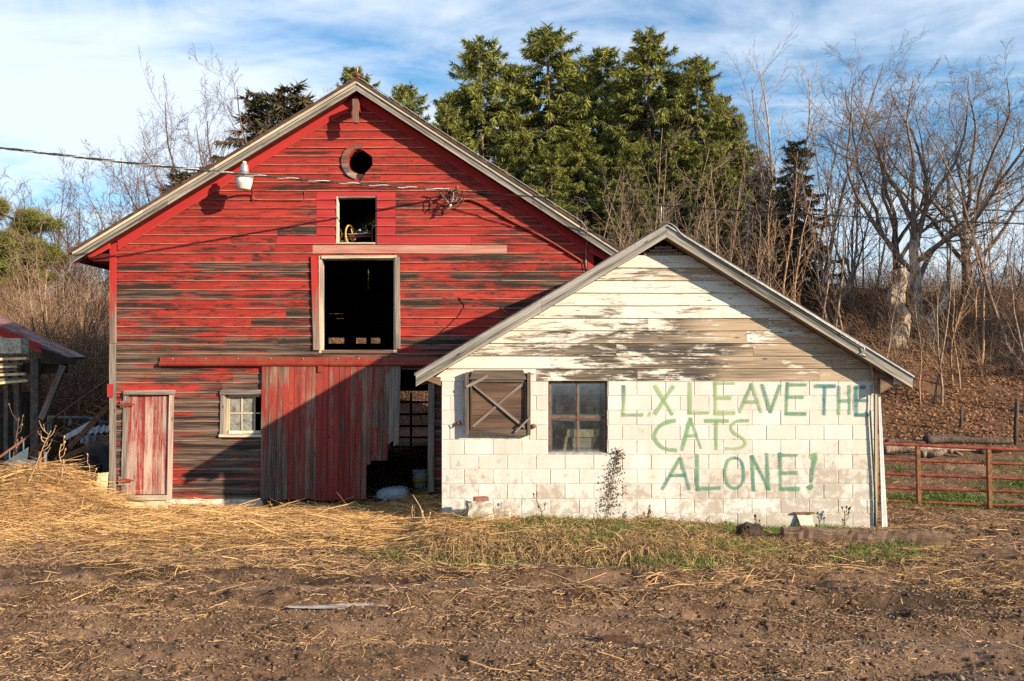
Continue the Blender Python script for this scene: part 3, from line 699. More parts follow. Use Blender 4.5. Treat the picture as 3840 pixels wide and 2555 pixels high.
# small four-pane window
wn = build('window', [(BX(524), DB+.05, BZ(999)), (BX(603), DB+.05, BZ(999)), (BX(603), DB+.09, BZ(999)), (BX(524), DB+.09, BZ(999)), (BX(524), DB+.05, BZ(992)), (BX(603), DB+.05, BZ(992)), (BX(603), DB+.09, BZ(992)), (BX(524), DB+.09, BZ(992))], [(3,2,1,0),(4,5,6,7),(0,1,5,4),(1,2,6,5),(2,3,7,6),(3,0,4,7)], M['found'], barn)
def vbar(nm, x, y0, y1, wd, yf, th, mat, par): return plank(nm, P(x-wd/2, y1, yf), P(x-wd/2, y0, yf), P(x+wd/2, y1, yf), P(x+wd/2, y0, yf), (0,-1,0), th, th, mat, par, 2, .0008)
def hbar(nm, x0, x1, y, wd, yf, th, mat, par): return plank(nm, P(x0, y+wd/2, yf), P(x1, y+wd/2, yf), P(x0, y-wd/2, yf), P(x1, y-wd/2, yf), (0,-1,0), th, th, mat, par, 2, .0008)
vbar('sash_bar', 527, 910, 991, 6, DB+.09, .035, M['cream'], wn); vbar('sash_bar', 558, 914, 991, 3, DB+.088, .03, M['cream'], wn); vbar('sash_bar', 587, 914, 991, 4, DB+.09, .034, M['cream'], wn)
hbar('sash_bar', 530.5, 600, 911, 5, DB+.091, .036, M['cream'], wn); hbar('sash_bar', 530.5, 556, 951, 3, DB+.087, .028, M['cream'], wn); hbar('sash_bar', 560, 600, 951, 3, DB+.087, .028, M['cream'], wn)
def pane(x0, x1, y0, y1, Y, par, mat=None):
    a, b, c, e = P(x0, y1, Y), P(x1, y1, Y), P(x1, y0, Y), P(x0, y0, Y); o = Vector((0, .004, 0))
    return build('pane', [a, b, c, e, a+o, b+o, c+o, e+o], [(0,1,2,3),(7,6,5,4),(0,4,5,1),(1,5,6,2),(2,6,7,3),(3,7,4,0)], mat or M['glass'], par, v01=[(0,0),(1,0),(1,1),(0,1)]*2)
for a in ((530, 556.5, 913.5, 949.5), (559.5, 585, 913.5, 949.5), (530, 556.5, 952.5, 991), (559.5, 585, 952.5, 991)): pane(*a, DB+.074, wn, M['glasspale'])
plank('window_casing', P(507, 1004, DB-.028), P(509, 899, DB-.028), P(515, 1004, DB-.028), P(518, 899, DB-.028), (0,-1,0), .028, .028, M['greywood'], barn, 3)
plank('window_jamb', P(515.5, 1000, DB+.10), P(518.5, 909, DB+.10), P(525, 1000, DB+.10), P(525, 909, DB+.10), (0,-1,0), .10, .10, M['cream'], barn, 3)
plank('window_casing', P(507, 909, DB-.05), P(602, 908, DB-.05), P(508, 898, DB-.05), P(602, 897, DB-.05), (0,-1,0), .026, .026, M['greywood'], barn, 3)
plank('window_sill', P(505, 1006, DB-.055), P(603, 1006, DB-.055), P(505, 1000, DB-.03), P(603, 1000, DB-.03), (0,-1,0), .03, .045, M['cream'], barn, 3)
# lightning rod on the ridge
tube('lightning_rod', [P(822, 174, YF+.2), P(823, 160, YF+.2), P(823, 148, YF+.2)], [.008, .008, .003], M['greymetal'], barn, 6)
lathe('rod_base', [(.02, 0), (.05, .02), (.075, .055), (.03, .06), (.012, .07)], P(822, 180, YF+.2), M['rustred'], barn, 12)
tube('ground_cable', smooth_path([P(822, 178, YF-.03), P(838, 186, YF-.035), P(852, 196, YF-.03), P(895, 222, YF-.03), P(1000, 292, YF-.03), P(1150, 388, YF-.03), P(1300, 485, YF-.03), P(1340, 512, YF-.04), P(1350, 530, YF-.06), P(1352, 552, YF+.1), P(1349, 575, DB-.07), P(1349, 620, DB-.07)], 5), .008, M['wire'], barn, 5)
for nm in range(1): pass

# things at the loft opening
imp = thing('farm_implement', 'old implement with a yellow hoop and red bar in the upper loft opening', 'implement', P(820, 561, DB+.3))
yi = DB+.30
hp = [P(805, 540, yi) + Vector((.055*math.cos(t)*(1), .10*math.cos(t), .30*math.sin(t)*.55)) for t in np.linspace(.35, 5.5, 22)]
tube('hoop', hp, .016, M['yellow'], imp, 6)
tube('bar', [P(784, 546, yi), P(862, 543, yi)], .022, M['rustred'], imp, 8)
tube('bar', [P(781, 540, yi-.05), P(858, 537, yi-.05)], .012, M['greymetal'], imp, 6)
tube('bar', [P(795, 533, yi+.1), P(862, 533, yi+.1)], .010, M['rust'], imp, 6)
tube('bracket', smooth_path([P(857, 558, yi), P(857, 532, yi), P(858, 524, yi), P(862, 522, yi)], 4), .016, M['rust'], imp, 6)
tube('leg', [P(795, 546, yi), P(795, 562, yi)], .018, M['rust'], imp, 6)
tube('chain', smooth_path([P(783, 528, yi-.1), P(787, 540, yi-.12), P(782, 552, yi-.1), P(790, 556, yi-.1)], 6), .009, M['rust'], imp, 5)
tube('lever', [P(813, 544, yi), P(808, 527, yi-.05)], .010, M['yellow'], imp, 6)
# ------------------------------------------------------------------ white block shed
def SX(x): return (x-1178.5)*K*DS
def SZ(y): return H-(y-850)*K*DS
shed = thing('white_shed', 'small white concrete block shed with green graffiti and peeling gable boards', 'shed', (SX(1515), DS, 0))
YS = DS-.26; YSB = DB-.06
sA = P(1535, 515, YS); sL = P(957, 858, YS); sR = P(2101, 862, YS)
sl2 = (sA.z-sL.z)/(sA.x-sL.x); sr2 = (sA.z-sR.z)/(sR.x-sA.x)
w0, w1 = SX(1016), SX(2013); ztop = SZ(877)
def roofz2(x): return sL.z+(x-sL.x)*sl2 if x < sA.x else sA.z-(x-sA.x)*sr2
OF2 = .185
def sLf(z): return max(w0-.16, sL.x+(z+OF2-sL.z)/sl2)
def sRf(z): return min(w1+.03, sA.x+(sA.z-OF2-z)/sr2)
srows = [(SZ(877-28.95*i), SZ(877-28.95*(i+1))) for i in range(10)]
hv = rect(1395, 1680, 540, 590, DS)
def wm(x0, x1, z):
    return M['white']
siding('gable_board', srows, sLf, sRf, [], [], DS+.02, {'base': wm}, shed, joint=.9, minlen=1.2, tb=.026, tt=.006, jit=.003)
boxes('gable_core', [(sLf(b)+.02, sRf(b)-.02, DS+.028, DS+.07, a, b) for a, b in srows if sRf(b)-sLf(b) > .1], M['dark'], shed)
M['tanwood0'] = simple('brown_vent_backing', (.12, .085, .06), .9)
# louvre vent at the peak
zv0 = srows[-1][1]
zz_ = zv0
while True:
    a, b = sL.x+(zz_+.05+OF2-sL.z)/sl2, sA.x+(sA.z-OF2-zz_-.05)/sr2
    if b-a < .12: break
    plank('louvre_slat', (a, DS+.05, zz_+.006), (b, DS+.05, zz_+.006), (a, DS+.05, zz_+.041), (b, DS+.05, zz_+.041), (0,-1,0), .055, .02, M['tanwood'], shed, 4, .003)
    zz_ += .044
boxes('vent_back', [(SX(1450), SX(1620), DS+.075, DS+.11, zv0-.02, sA.z-.30)], M['tanwood0'], shed)

# concrete blocks
BW, BH = .4064*.985, (ztop-SZ(1216))/10
win = rect(1262, 1398, 876, 1044, DS); shu = rect(1078, 1218, 876, 996, DS)
bholes = [win, shu]
_bm = {}
def block_mesh(wd, hh):
    key = (round(wd, 3), round(hh, 3))
    if key in _bm: return _bm[key]
    a, b, c = wd/2, hh, .0045
    vs = [(-a,c,0),(a,c,0),(a,c,b),(-a,c,b),(-a+c,0,c),(a-c,0,c),(a-c,0,b-c),(-a+c,0,b-c),(-a,.19,0),(a,.19,0),(a,.19,b),(-a,.19,b)]
    fs = [(4,5,6,7),(0,1,5,4),(1,2,6,5),(2,3,7,6),(3,0,4,7),(8,9,1,0),(9,10,2,1),(10,11,3,2),(11,8,0,3),(11,10,9,8)]
    me = bpy.data.meshes.new('concrete_block'); me.from_pydata(vs, [], fs); me.materials.append(M['block']); _bm[key] = me
    return me
def put_block(x0, x1, z0, z1, dy=0):
    if x1-x0 < .03: return
    o = bpy.data.objects.new('concrete_block', block_mesh(x1-x0, z1-z0))
    link(o, ((x0+x1)/2, DS+dy, z0), shed)
G = .0042
for c in range(-1, 10):
    z0 = ztop-BH*(c+1) if c >= 0 else 0; z1 = ztop-BH*c
    if c < 0: continue
    ph = SX(1465.5) if c % 2 == 0 else SX(1465.5)+BW/2
    js = [ph+BW*k for k in range(-14, 14)]
    js = [j for j in js if w0+.08 < j < w1-.06]
    ed = sorted(set([w0] + js + [w1]))
    # the cut piece by the corner that shows as a narrow block
    for a, b in zip(ed, ed[1:]):
        segs = [(a, b)]
        for h in bholes:
            if h[2] < z1-.03 and h[3] > z0+.03:
                ns = []
                for p, q in segs:
                    if q <= h[0] or p >= h[1]: ns.append((p, q)); continue
                    if p < h[0]: ns.append((p, h[0]))
                    if q > h[1]: ns.append((h[1], q))
                segs = ns
        for p, q in segs: put_block(p+G, q-G if q < w1-1e-6 else q, z0+G*.7, z1-G*.7, R.uniform(-.0015, .0022))
mor = []
sheath('mortar', [(ztop-BH*10-.35, ztop-.002)], lambda z: w0+.004, lambda z: w1-.004, bholes, [], DS+.007, DS+.185, M['mortar'], shed)
boxes('side_wall', [(w1-.19, w1-.002, DS+.20, YSB, -.4, ztop)], M['block'], shed)
boxes('side_wall', [(w0+.002, w0+.19, DS+.20, YSB, -.3, ztop)], M['block'], shed)
boxes('rear_wall', [(w0+.2, w1-.2, YSB-.1, YSB, -.3, ztop+.1)], M['dark'], shed)
boxes('floor', [(w0+.2, w1-.2, DS+.2, YSB-.11, -.2, .02)], M['conc'], shed)
boxes('ceiling', [(w0+.2, w1-.2, DS+.2, YSB-.11, ztop+.1, ztop+.14)], M['dark'], shed)
# roof, rake boards
for e in (sL, sR):
    slope_slab('roof_deck', e, sA, YS+.05, YSB+.02, -.075, -.035, M['dark'], shed)
    slope_slab('roof', e+(e-sA)*.006, sA, YS-.015, YSB+.02, -.012, .008, M['roof'], shed)
    slope_slab('drip_edge', e+(e-sA)*.004, sA, YS-.025, YS+.05, -.034, -.0125, M['metal_edge'], shed)
    n = 2
    for i in range(n):
        p, q = e.lerp(sA, i/n), e.lerp(sA, (i+1)/n); g_ = (q-p).normalized()*.0015
        plank('rake_board', p+g_+Vector((0,.03,-.185)), q-g_+Vector((0,.03,-.185)), p+g_+Vector((0,.03,-.035)), q-g_+Vector((0,.03,-.035)), (0,-1,0), .03, .03, M['rake'], shed, 5, .002)
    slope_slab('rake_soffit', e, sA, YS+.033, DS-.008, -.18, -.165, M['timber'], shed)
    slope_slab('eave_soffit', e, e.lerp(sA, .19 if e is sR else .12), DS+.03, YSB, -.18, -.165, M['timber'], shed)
plank('eave_return', (w0-.005, YS+.09, SZ(880)-.045), P(982, 876, YS+.09), (w0-.005, YS+.09, SZ(868)), P(972, 866, YS+.09), (0,1,0), .13, .13, M['timber'], shed, 2)
plank('eave_return', (w1+.01, YS+.09, SZ(905)), P(2078, 878, YS+.09), (w1+.01, YS+.09, SZ(866)), P(2085, 858, YS+.09), (0,1,0), .10, .10, M['timber'], shed, 2)
boxes('eave_block', [(P(2062, 0, YS).x, P(2085, 0, YS).x, YS+.06, YS+.085, SZ(884), SZ(864))], M['tanwood'], shed)
boxes('corner_trim', [(w1+.004, w1+.035, DS-.012, DS+.03, .0, ztop-.03)], M['tanwood'], shed)

# steel window with four panes
wy = DS+.10
ws = build('window', [(win[0], wy-.10, win[2]-.012), (win[1], wy-.10, win[2]-.012), (win[1], wy+.03, win[2]+.006), (win[0], wy+.03, win[2]+.006), (win[0], wy-.10, win[2]), (win[1], wy-.10, win[2]), (win[1], wy+.03, win[2]+.02), (win[0], wy+.03, win[2]+.02)], [(3,2,1,0),(4,5,6,7),(0,1,5,4),(1,2,6,5),(2,3,7,6),(3,0,4,7)], M['conc'], shed)
def sv(x, wd, y0, y1, mt=M['rust']): plank('sash_bar', P(x-wd/2, y1, wy), P(x-wd/2, y0, wy), P(x+wd/2, y1, wy), P(x+wd/2, y0, wy), (0,-1,0), .03, .03, mt, ws, 2, 0)
def shh(x0, x1, y, wd, mt=M['rust']): plank('sash_bar', P(x0, y+wd/2, wy), P(x1, y+wd/2, wy), P(x0, y-wd/2, wy), P(x1, y-wd/2, wy), (0,-1,0), .028, .028, mt, ws, 2, 0)
sv(1265, 3.2, 878, 1042); sv(1395, 4, 878, 1042); sv(1329, 3, 882, 1041); shh(1267, 1393, 880.5, 3.5); shh(1267, 1327.3, 961, 4); shh(1330.7, 1393, 961, 4); shh(1267, 1393, 1041, 3, M['metal_edge'])
for a in ((1266.8, 1327.6, 882, 959), (1330.4, 1393, 882, 959), (1266.8, 1327.6, 963, 1039.6), (1330.4, 1393, 963, 1039.6)): pane(*a, wy-.016, ws)
# boarded shutter with crossed laths
sy = DS-.02
st = plank('shutter', P(1080, 994, sy), P(1216, 994, sy), P(1080, 860, sy), P(1216, 860, sy), (0,-1,0), .02, .02, M['shutter'], shed, 2, 0)
plank('shutter_frame', P(1072, 1001, sy), P(1072, 857, sy), P(1079.5, 1001, sy), P(1079.5, 857, sy), (0,-1,0), .10, .10, M['shutframe'], st, 3)
plank('shutter_frame', P(1214, 1001, sy), P(1214, 857, sy), P(1221, 1001, sy), P(1221, 857, sy), (0,-1,0), .085, .085, M['shutframe'], st, 3)
plank('shutter_frame', P(1080, 1001, sy), P(1213, 1001, sy), P(1080, 988, sy), P(1213, 988, sy), (0,-1,0), .07, .07, M['shutframe'], st, 3)
plank('shutter_frame', P(1080, 874, sy), P(1213, 874, sy), P(1090, 852, sy), P(1204, 852, sy), (0,-1,0), .072, .072, M['shutframe'], st, 3)
plank('batten', P(1083, 987, sy), P(1083, 878, sy), P(1087, 987, sy), P(1087, 878, sy), (0,-1,0), .05, .05, M['shutframe'], st, 2)
plank('batten', P(1208, 987, sy), P(1208, 878, sy), P(1212, 987, sy), P(1212, 878, sy), (0,-1,0), .05, .05, M['shutframe'], st, 2)
plank('batten', P(1087, 880, sy), P(1207, 880, sy), P(1087, 875, sy), P(1207, 875, sy), (0,-1,0), .05, .05, M['shutframe'], st, 2)
beam('cross_lath', P(1088, 884, sy-.045), P(1209, 985, sy-.045), (.7, 0, .7), .035, .02, M['greywood'], st, 3)
beam('cross_lath', P(1088, 982, sy-.025), P(1208, 880, sy-.025), (-.7, 0, .7), .035, .02, M['greywood'], st, 3)
beam('loose_lath', P(1073, 891, sy-.11), P(1124, 866, sy-.13), (0, 0, 1), .04, .02, M['greywood'], st, 2)
beam('loose_lath', P(1186, 995, sy-.10), P(1221, 960, sy-.11), (0, 0, 1), .026, .02, M['greywood'], st, 2)
# insulators and bracket on the wall
for x, y in ((1056, 974), (1228, 981)):
    lathe('insulator', [(.03, 0), (.035, .02), (.028, .05), (.012, .055)], P(x, y, DS), M['rust'], shed, 12, (0,-1,0))
beam('bracket', P(1040, 985, DS-.015), P(1054, 972, DS-.10), (0, 0, 1), .02, .006, M['rust'], shed, 1)
# vent flap near the ground
vx0, vx1 = SX(1832), SX(1866); vz0, vz1 = SZ(1216), SZ(1182)
build('vent_flap', [(vx0, DS-.012, vz1), (vx1, DS-.012, vz1), (vx1+.03, DS-.13, vz0), (vx0+.05, DS-.13, vz0), (vx0, DS-.002, vz1), (vx1, DS-.002, vz1), (vx1+.03, DS-.118, vz0), (vx0+.05, DS-.118, vz0)], [(0,3,2,1),(4,5,6,7),(0,1,5,4),(1,2,6,5),(2,3,7,6),(3,0,4,7)], M['found'], shed)
boxes('vent_lintel', [(vx0-.03, vx1+.04, DS-.06, DS-.002, vz1+.002, vz1+.02)], M['rust'], shed)
# rods, cables, pipe
tube('lightning_rod', [P(1522, 520, YS+.2), P(1522, 480, YS+.2), P(1522, 470, YS+.2)], [.008, .007, .002], M['greymetal'], shed, 6)
tube('ground_cable', smooth_path([P(1522, 516, YS+.1), P(1540, 514, YS-.02), P(1557, 525, YS-.03), P(1570, 541, YS-.03), P(1600, 560, YS-.03), P(1700, 622, YS-.03), P(1850, 714, YS-.03), P(1975, 792, YS-.03), P(1987, 798, YS-.035), P(1990, 808, YS-.035), P(1984, 814, YS-.03), P(1994, 822, YS), P(2006, 845, DS-.10), P(2008, 870, DS-.05), P(2005, 905, DS-.03), P(2003, 950, DS-.025)], 6), .0085, M['wire'], shed, 6)
tube('downpipe', smooth_path([P(2003, 945, DS-.03), P(2007, 1020, DS-.03), P(2013, 1120, DS-.03), P(2016, 1225, DS-.03)], 4), .014, simple('dark_green_pipe', (.035, .06, .045), .5), shed, 8)

# graffiti
ZX = lambda z: 1411.7 + z*.26230
ZY = lambda z: 847.05 + z*.26230
GRN, TEAL, YG = (.19, .34, .16), (.04, .18, .18), (.36, .44, .19)
let = [
 ('L', [[(90,155),(92,280),(86,405)],[(80,412),(170,412),(260,410)]], [TEAL, YG]), ('.', [[(312,402),(326,408)]], [YG]),
 ('X', [[(365,155),(440,280),(520,410)],[(530,160),(445,285),(365,405)]], [YG, GRN]),
 ('L', [[(675,130),(672,400)],[(660,395),(840,392)]], [YG, GRN]),
 ('E', [[(893,125),(897,260),(900,400)],[(885,135),(1065,135)],[(905,262),(1035,262)],[(890,395),(1068,395)]], [GRN, YG]),
 ('A', [[(1215,140),(1108,390)],[(1215,140),(1298,388)],[(1150,298),(1270,297)]], [TEAL, YG]),
 ('V', [[(1305,145),(1380,390)],[(1465,150),(1380,390)]], [TEAL, GRN]),
 ('E', [[(1530,130),(1522,270),(1518,405)],[(1530,148),(1692,148)],[(1525,255),(1670,255)],[(1510,402),(1692,402)]], [TEAL, GRN]),
 ('T', [[(1765,160),(1948,160)],[(1855,165),(1850,410)]], [TEAL, TEAL]),
 ('H', [[(1978,160),(1978,405)],[(2072,155),(2072,405)],[(1985,290),(2068,288)]], [TEAL, GRN]),
 ('E', [[(2132,165),(2130,415)],[(2125,170),(2205,170)],[(2130,285),(2232,285)],[(2125,412),(2240,412)]], [TEAL, TEAL]),
 ('C', [[(548,462),(470,475),(400,520),(362,590),(375,640),(420,690),(480,715),(556,722)]], [GRN, GRN]),
 ('A', [[(678,440),(602,720)],[(678,440),(770,705)],[(635,597),(735,592)]], [GRN, GRN]),
 ('T', [[(805,464),(1010,464)],[(903,470),(903,715)]], [GRN, GRN]),
 ('S', [[(1188,462),(1100,465),(1045,490),(1035,530),(1060,570),(1110,600),(1150,630),(1160,665),(1130,695),(1070,708),(990,705)]], [GRN, YG]),
 ('A', [[(585,790),(430,1065)],[(590,790),(668,1065)],[(500,945),(635,940)]], [GRN, TEAL]),
 ('L', [[(735,760),(738,1075)],[(738,1060),(940,1053)]], [GRN, TEAL]),
 ('O', [[(1065,785),(1010,810),(985,880),(985,960),(1010,1030),(1060,1055),(1110,1040),(1140,980),(1140,880),(1115,810),(1065,785)]], [GRN, TEAL]),
 ('N', [[(1215,770),(1232,1078)],[(1215,770),(1370,1068)],[(1348,750),(1358,1060)]], [GRN, TEAL]),
 ('E', [[(1463,745),(1470,1065)],[(1455,765),(1615,765)],[(1480,922),(1612,920)],[(1465,1062),(1635,1060)]], [TEAL, GRN]),
 ('!', [[(1752,755),(1768,800),(1745,900),(1738,1000)],[(1722,1030),(1740,1058)]], [GRN, TEAL])]
def strokes(name, sts, cols, wd, yplane, parent, fx, fy, Yd, mat):
    vs, fs, vv, tn = [], [], [], []
    for si, st_ in enumerate(sts):
        pts = [P(fx(a), fy(b), Yd) for a, b in st_]
        if len(pts) > 4: pts = smooth_path(pts, 4)
        elif len(pts) > 1:
            q = []
            for a, b in zip(pts, pts[1:]):
                for k in range(6): q.append(a.lerp(b, k/6))
            pts = q + [pts[-1]]
        n = len(pts); base = len(vs); yy = yplane - .0008*si
        d0 = (pts[1]-pts[0]).normalized(); d1 = (pts[-1]-pts[-2]).normalized()
        pts = [pts[0]-d0*wd*.45] + pts + [pts[-1]+d1*wd*.45]; n += 2
        for i, p in enumerate(pts):
            tg = (pts[min(i+1, n-1)]-pts[max(i-1, 0)]).normalized(); nr = Vector((-tg.z, 0, tg.x))
            w_ = wd*(.86+.34*((si*37+len(vs)) % 7)/7 if False else (.85+.3*((si*5+int(pts[0].x*40)) % 4)/4)*(1+.12*math.sin(i*.45+si*2))); f = i/(n-1)
            if name == '!' and si == 0: w_ *= 2.1-1.5*f
            if name == '!' and si == 1: w_ *= 1.9
            if name == '.': w_ *= 1.2
            c0, c1 = cols[0], cols[-1]
            g_ = max(0, min(1, ((H-p.z)/ .35) % 1.0)) if False else f if si == 0 else R.uniform(.4, .8)
            cc = tuple(a*(1-g_)+b*g_ for a, b in zip(c0, c1))
            end = 0 if i in (0, n-1) else 1
            for k, (o_, al) in enumerate(((-.95, 0), (-.40, .85), (0, 1), (.40, .85), (.95, 0))):
                vs.append((p.x+nr.x*w_*o_, yy, p.z+nr.z*w_*o_)); vv.append((f, al*end)); tn.append((*cc, 1))
        for i in range(n-1):
            for k in range(4): fs.append((base+i*5+k, base+i*5+k+1, base+(i+1)*5+k+1, base+(i+1)*5+k))
    return build(name if len(name) > 2 else 'painted_letter', vs, fs, mat, parent, v01=vv, tone=tn)
for nm, sts, cols in let:
    o = strokes(nm, sts, cols, .038, DS-.006, shed, ZX, ZY, DS, M['spray'])
    if nm not in '.!': o['label'] = 'green spray painted letter ' + nm
# ------------------------------------------------------------------ yard light on the barn
yl = DB-.55
lamp = thing('yard_light', 'grey metal yard light with dirty lens on a curved arm of the barn wall', 'lamp', P(562.6, 437, yl))
q = K*yl/3.65
C0 = P(562.6, 437, yl)
lathe('lens', [(46*q, 0), (50*q, 6*q), (62*q, 50*q), (70*q, 93*q), (60*q, 94*q)], C0, M['lens'], lamp, 24)
lathe('collar', [(66*q, 95*q), (74*q, 96*q), (76*q, 112*q), (60*q, 128*q), (40*q, 140*q), (30*q, 141*q)], C0, M['greymetal'], lamp, 24)
lathe('housing', [(35*q, 141.5*q), (36*q, 160*q), (30*q, 205*q), (26*q, 212*q), (14*q, 213*q)], C0, M['greymetal'], lamp, 20)
lathe('photocell', [(16*q, 213.5*q), (17*q, 232*q), (15*q, 238*q)], C0, M['cream'] if False else M['lens'], lamp, 14)
tube('arm', smooth_path([P(582, 458, DB-.03), P(581, 448, DB-.05), P(580, 436, DB-.16), P(577, 424, DB-.30), P(570, 420, DB-.42)], 6), .018, M['rustred'], lamp, 8)
lathe('arm_plate', [(.04, 0), (.04, .01), (.02, .02)], P(582, 458, DB-.024), M['rustred'], lamp, 10, (0,-1,0))
tube('light_cable', smooth_path([P(583, 460, DB-.03), P(640, 462, DB-.03), P(692, 462, DB-.03), P(701, 455, DB-.03), P(702, 440, DB-.03), P(720, 433, DB-.03), P(830, 431, DB-.03), P(900, 436, DB-.03), P(990, 432, DB-.03), P(1020, 440, DB-.03)], 5), .006, M['rustred'], barn, 5)

# ------------------------------------------------------------------ power cables
Acab = P(1032, 437, DB-.28)
Lend = P(0, 340, 12.0)
far = Acab + (Lend-Acab)*2.4
pc = thing('power_cable', 'twisted power cable coming in from the left to the barn wall', 'cable', Acab)
base = []
for i in range(121):
    f = i/120; p = Acab.lerp(far, f); dl = (far-Acab).length
    base.append(p + Vector((0, 0, -1.35*f*(1-f)*(1) + .0)))
# shift so that the sag passes through the measured left end
k_ = min(range(121), key=lambda i: abs((base[i]-Lend).x)); dz = Lend.z-base[k_].z; fk = k_/120
base = [p + Vector((0, 0, dz*(i/120)/fk)) for i, p in enumerate(base)]
for s_ in range(3):
    pts = []
    for i in range(481):
        f = i/4; a = base[min(int(f), 119)].lerp(base[min(int(f)+1, 120)], f-int(f)); an = i*.42+s_*2.1
        pts.append(a + Vector((0, .012*math.cos(an), .012*math.sin(an))))
    tube('strand', pts, .0085, M['black'] if s_ else M['wire'], pc, 5)
pr = thing('power_line', 'black power line running from the barn over the shed to the right', 'cable', P(1060, 440, DB-.3))
e1 = P(2357, 515, 13.2); a1 = P(1058, 440, DB-.32); far1 = a1+(e1-a1)*1.7
pts0 = [a1.lerp(far1, i/60) + Vector((0,0,-.55*(i/60)*(1-i/60))) for i in range(61)]
k1 = min(range(61), key=lambda i: abs((pts0[i]-e1).x)); dz = e1.z-pts0[k1].z
pts0 = [p+Vector((0,0,dz*(i/60)/(k1/60))) for i, p in enumerate(pts0)]
for s_ in range(2):
    pts = []
    for i in range(241):
        f = i/4; a = pts0[min(int(f), 59)].lerp(pts0[min(int(f)+1, 60)], f-int(f)); an = i*.5+s_*3.1
        pts.append(a+Vector((0, .008*math.cos(an), .008*math.sin(an))))
    tube('strand', pts, .0065, M['black'], pr, 5)
# insulators, connectors and loops on the wall
wb = thing('wire_junction', 'tangle of wires and knobs where cables meet the barn wall', 'junction', P(1040, 470, DB-.1))
fx = lambda a: (1560+a/3.962)/1.6292
fy = lambda b: (640+b/3.962)/1.6292
plank('bracket', P(fx(520), fy(345), DB-.03), P(fx(640), fy(320), DB-.03), P(fx(530), fy(285), DB-.03), P(fx(630), fy(230), DB-.03), (0,-1,0), .03, .03, M['rust'], wb, 1, 0)
tube('bracket_arm', [P(fx(600), fy(285), DB-.03), P(fx(610), fy(272), DB-.30)], .012, M['rust'], wb, 6)
for a, b, yy in ((610, 270, DB-.32), (630, 318, DB-.16), (605, 245, DB-.24), (535, 440, DB-.24), (508, 528, DB-.26)):
    lathe('knob', [(.006, -.035), (.026, -.03), (.018, -.008), (.026, 0), (.018, .012), (.024, .03), (.006, .036)], P(fx(a), fy(b), yy), M['greymetal'] if b > 400 else M['rust'], wb, 10, (.3, 0, 1))
for pl, mt in (([(300,252),(345,300),(365,360),(420,430),(460,440),(520,445)], 'black'), ([(310,255),(360,330),(420,400),(470,460),(505,520)], 'wire'), ([(505,525),(560,560),(640,470),(680,420),(650,405),(570,405)], 'wire'), ([(510,530),(570,560),(660,500),(710,430),(735,330),(790,275),(860,300),(890,310)], 'rustred'), ([(520,280),(560,350),(545,440)], 'wire'), ([(460,290),(455,350),(480,400),(470,450)], 'black'), ([(690,290),(685,340),(660,360),(680,380),(740,400)], 'black'), ([(420,272),(500,268),(580,272)], 'greymetal'), ([(560,455),(600,440),(590,395),(640,410),(700,420)], 'wire')):
    yo = R.uniform(-.06, .04)
    tube('loop', smooth_path([P(fx(a), fy(b), DB-.24+yo+.05*math.sin(i*1.7)) for i, (a, b) in enumerate(pl)], 5), .0085, M[mt], wb, 5)
tube('service_pipe', smooth_path([P(fx(640), fy(412), DB-.16), P(fx(720), fy(425), DB-.10), P(fx(800), fy(428), DB-.05), P(fx(1000), fy(510), DB-.05), P(1180, 510, DB-.05), P(1260, 552, DB-.05), P(1340, 602, DB-.05)], 5), .020, M['rustred'], wb, 8)
# bent stem in front of the barn wall, rising behind the shed roof
stm = tube('bramble_stem', smooth_path([P(1166, 720, DB-1.6), P(1150, 708, DB-.9), P(1110, 693, DB-.3), P(1060, 686, DB-.05), P(1020, 686, DB-.04)], 6), [.009]*24+[.005], M['twig'], None, 5)
tag(stm, 'thin bent bramble stem arching over the red barn boards above the shed roof', 'stem')

# ------------------------------------------------------------------ right side: gate, posts, logs, leaning strip
ga0 = P(2030, 1021, 15.0); 
gate = thing('red_gate', 'long red tubular steel farm gate beside the white shed', 'gate', P(2200, 1180, 14.6))
def G3(x, y): return P(x, y, 15.0 - (x-2030)/327*.9)
for i, (yl_, yr_) in enumerate(((1021, 1037), (1058, 1070), (1091, 1103), (1122, 1133), (1152, 1163), (1178, 1186))):
    xl = 2022
    pts = [G3(xl, yl_), G3(2112, yl_+(yr_-yl_)*.27), G3(2275, yl_+(yr_-yl_)*.76+(2 if i == 4 else 0)), G3(2380, yr_+1), G3(2560, yr_+9)]
    pts = [p+Vector((0, 0, R.uniform(-.008, .008))) for p in pts]
    tube('rail', smooth_path(pts, 4), .024 if i else .028, M['gatered'], gate, 10)
for x in (2112, 2275, 2440):
    a, b = G3(x, 1024+(x-2030)*.04), G3(x+4, 1181+(x-2030)*.024)
    plank('upright', b+Vector((-.03, .035, 0)), a+Vector((-.03, .035, 0)), b+Vector((.03, .035, 0)), a+Vector((.03, .035, 0)), (0,-1,0), .07, .07, M['rust'], gate, 2, 0)
for x in (2016, 2545):
    tube('gate_post', [G3(x, 1200), G3(x, 1000)], .05, M['rust'], gate, 10)
lsm = thing('leaning_gutter', 'white metal strip leaning on the right corner of the shed', 'gutter', P(2040, 1232, DS-.12))
for i, o_ in enumerate((0, 4.2, 8.4)):
    plank('channel', P(2030+o_*1.1, 1231, DS-.05+i*.006), P(2021+o_*.25, 905, DS+.05+i*.003), P(2034+o_*1.1, 1231, DS-.05+i*.006), P(2023.5+o_*.25, 905, DS+.05+i*.003), (0,-1,0), .012, .012, M['cream'] if i == 1 else M['whiteplastic'], lsm, 4, .001)
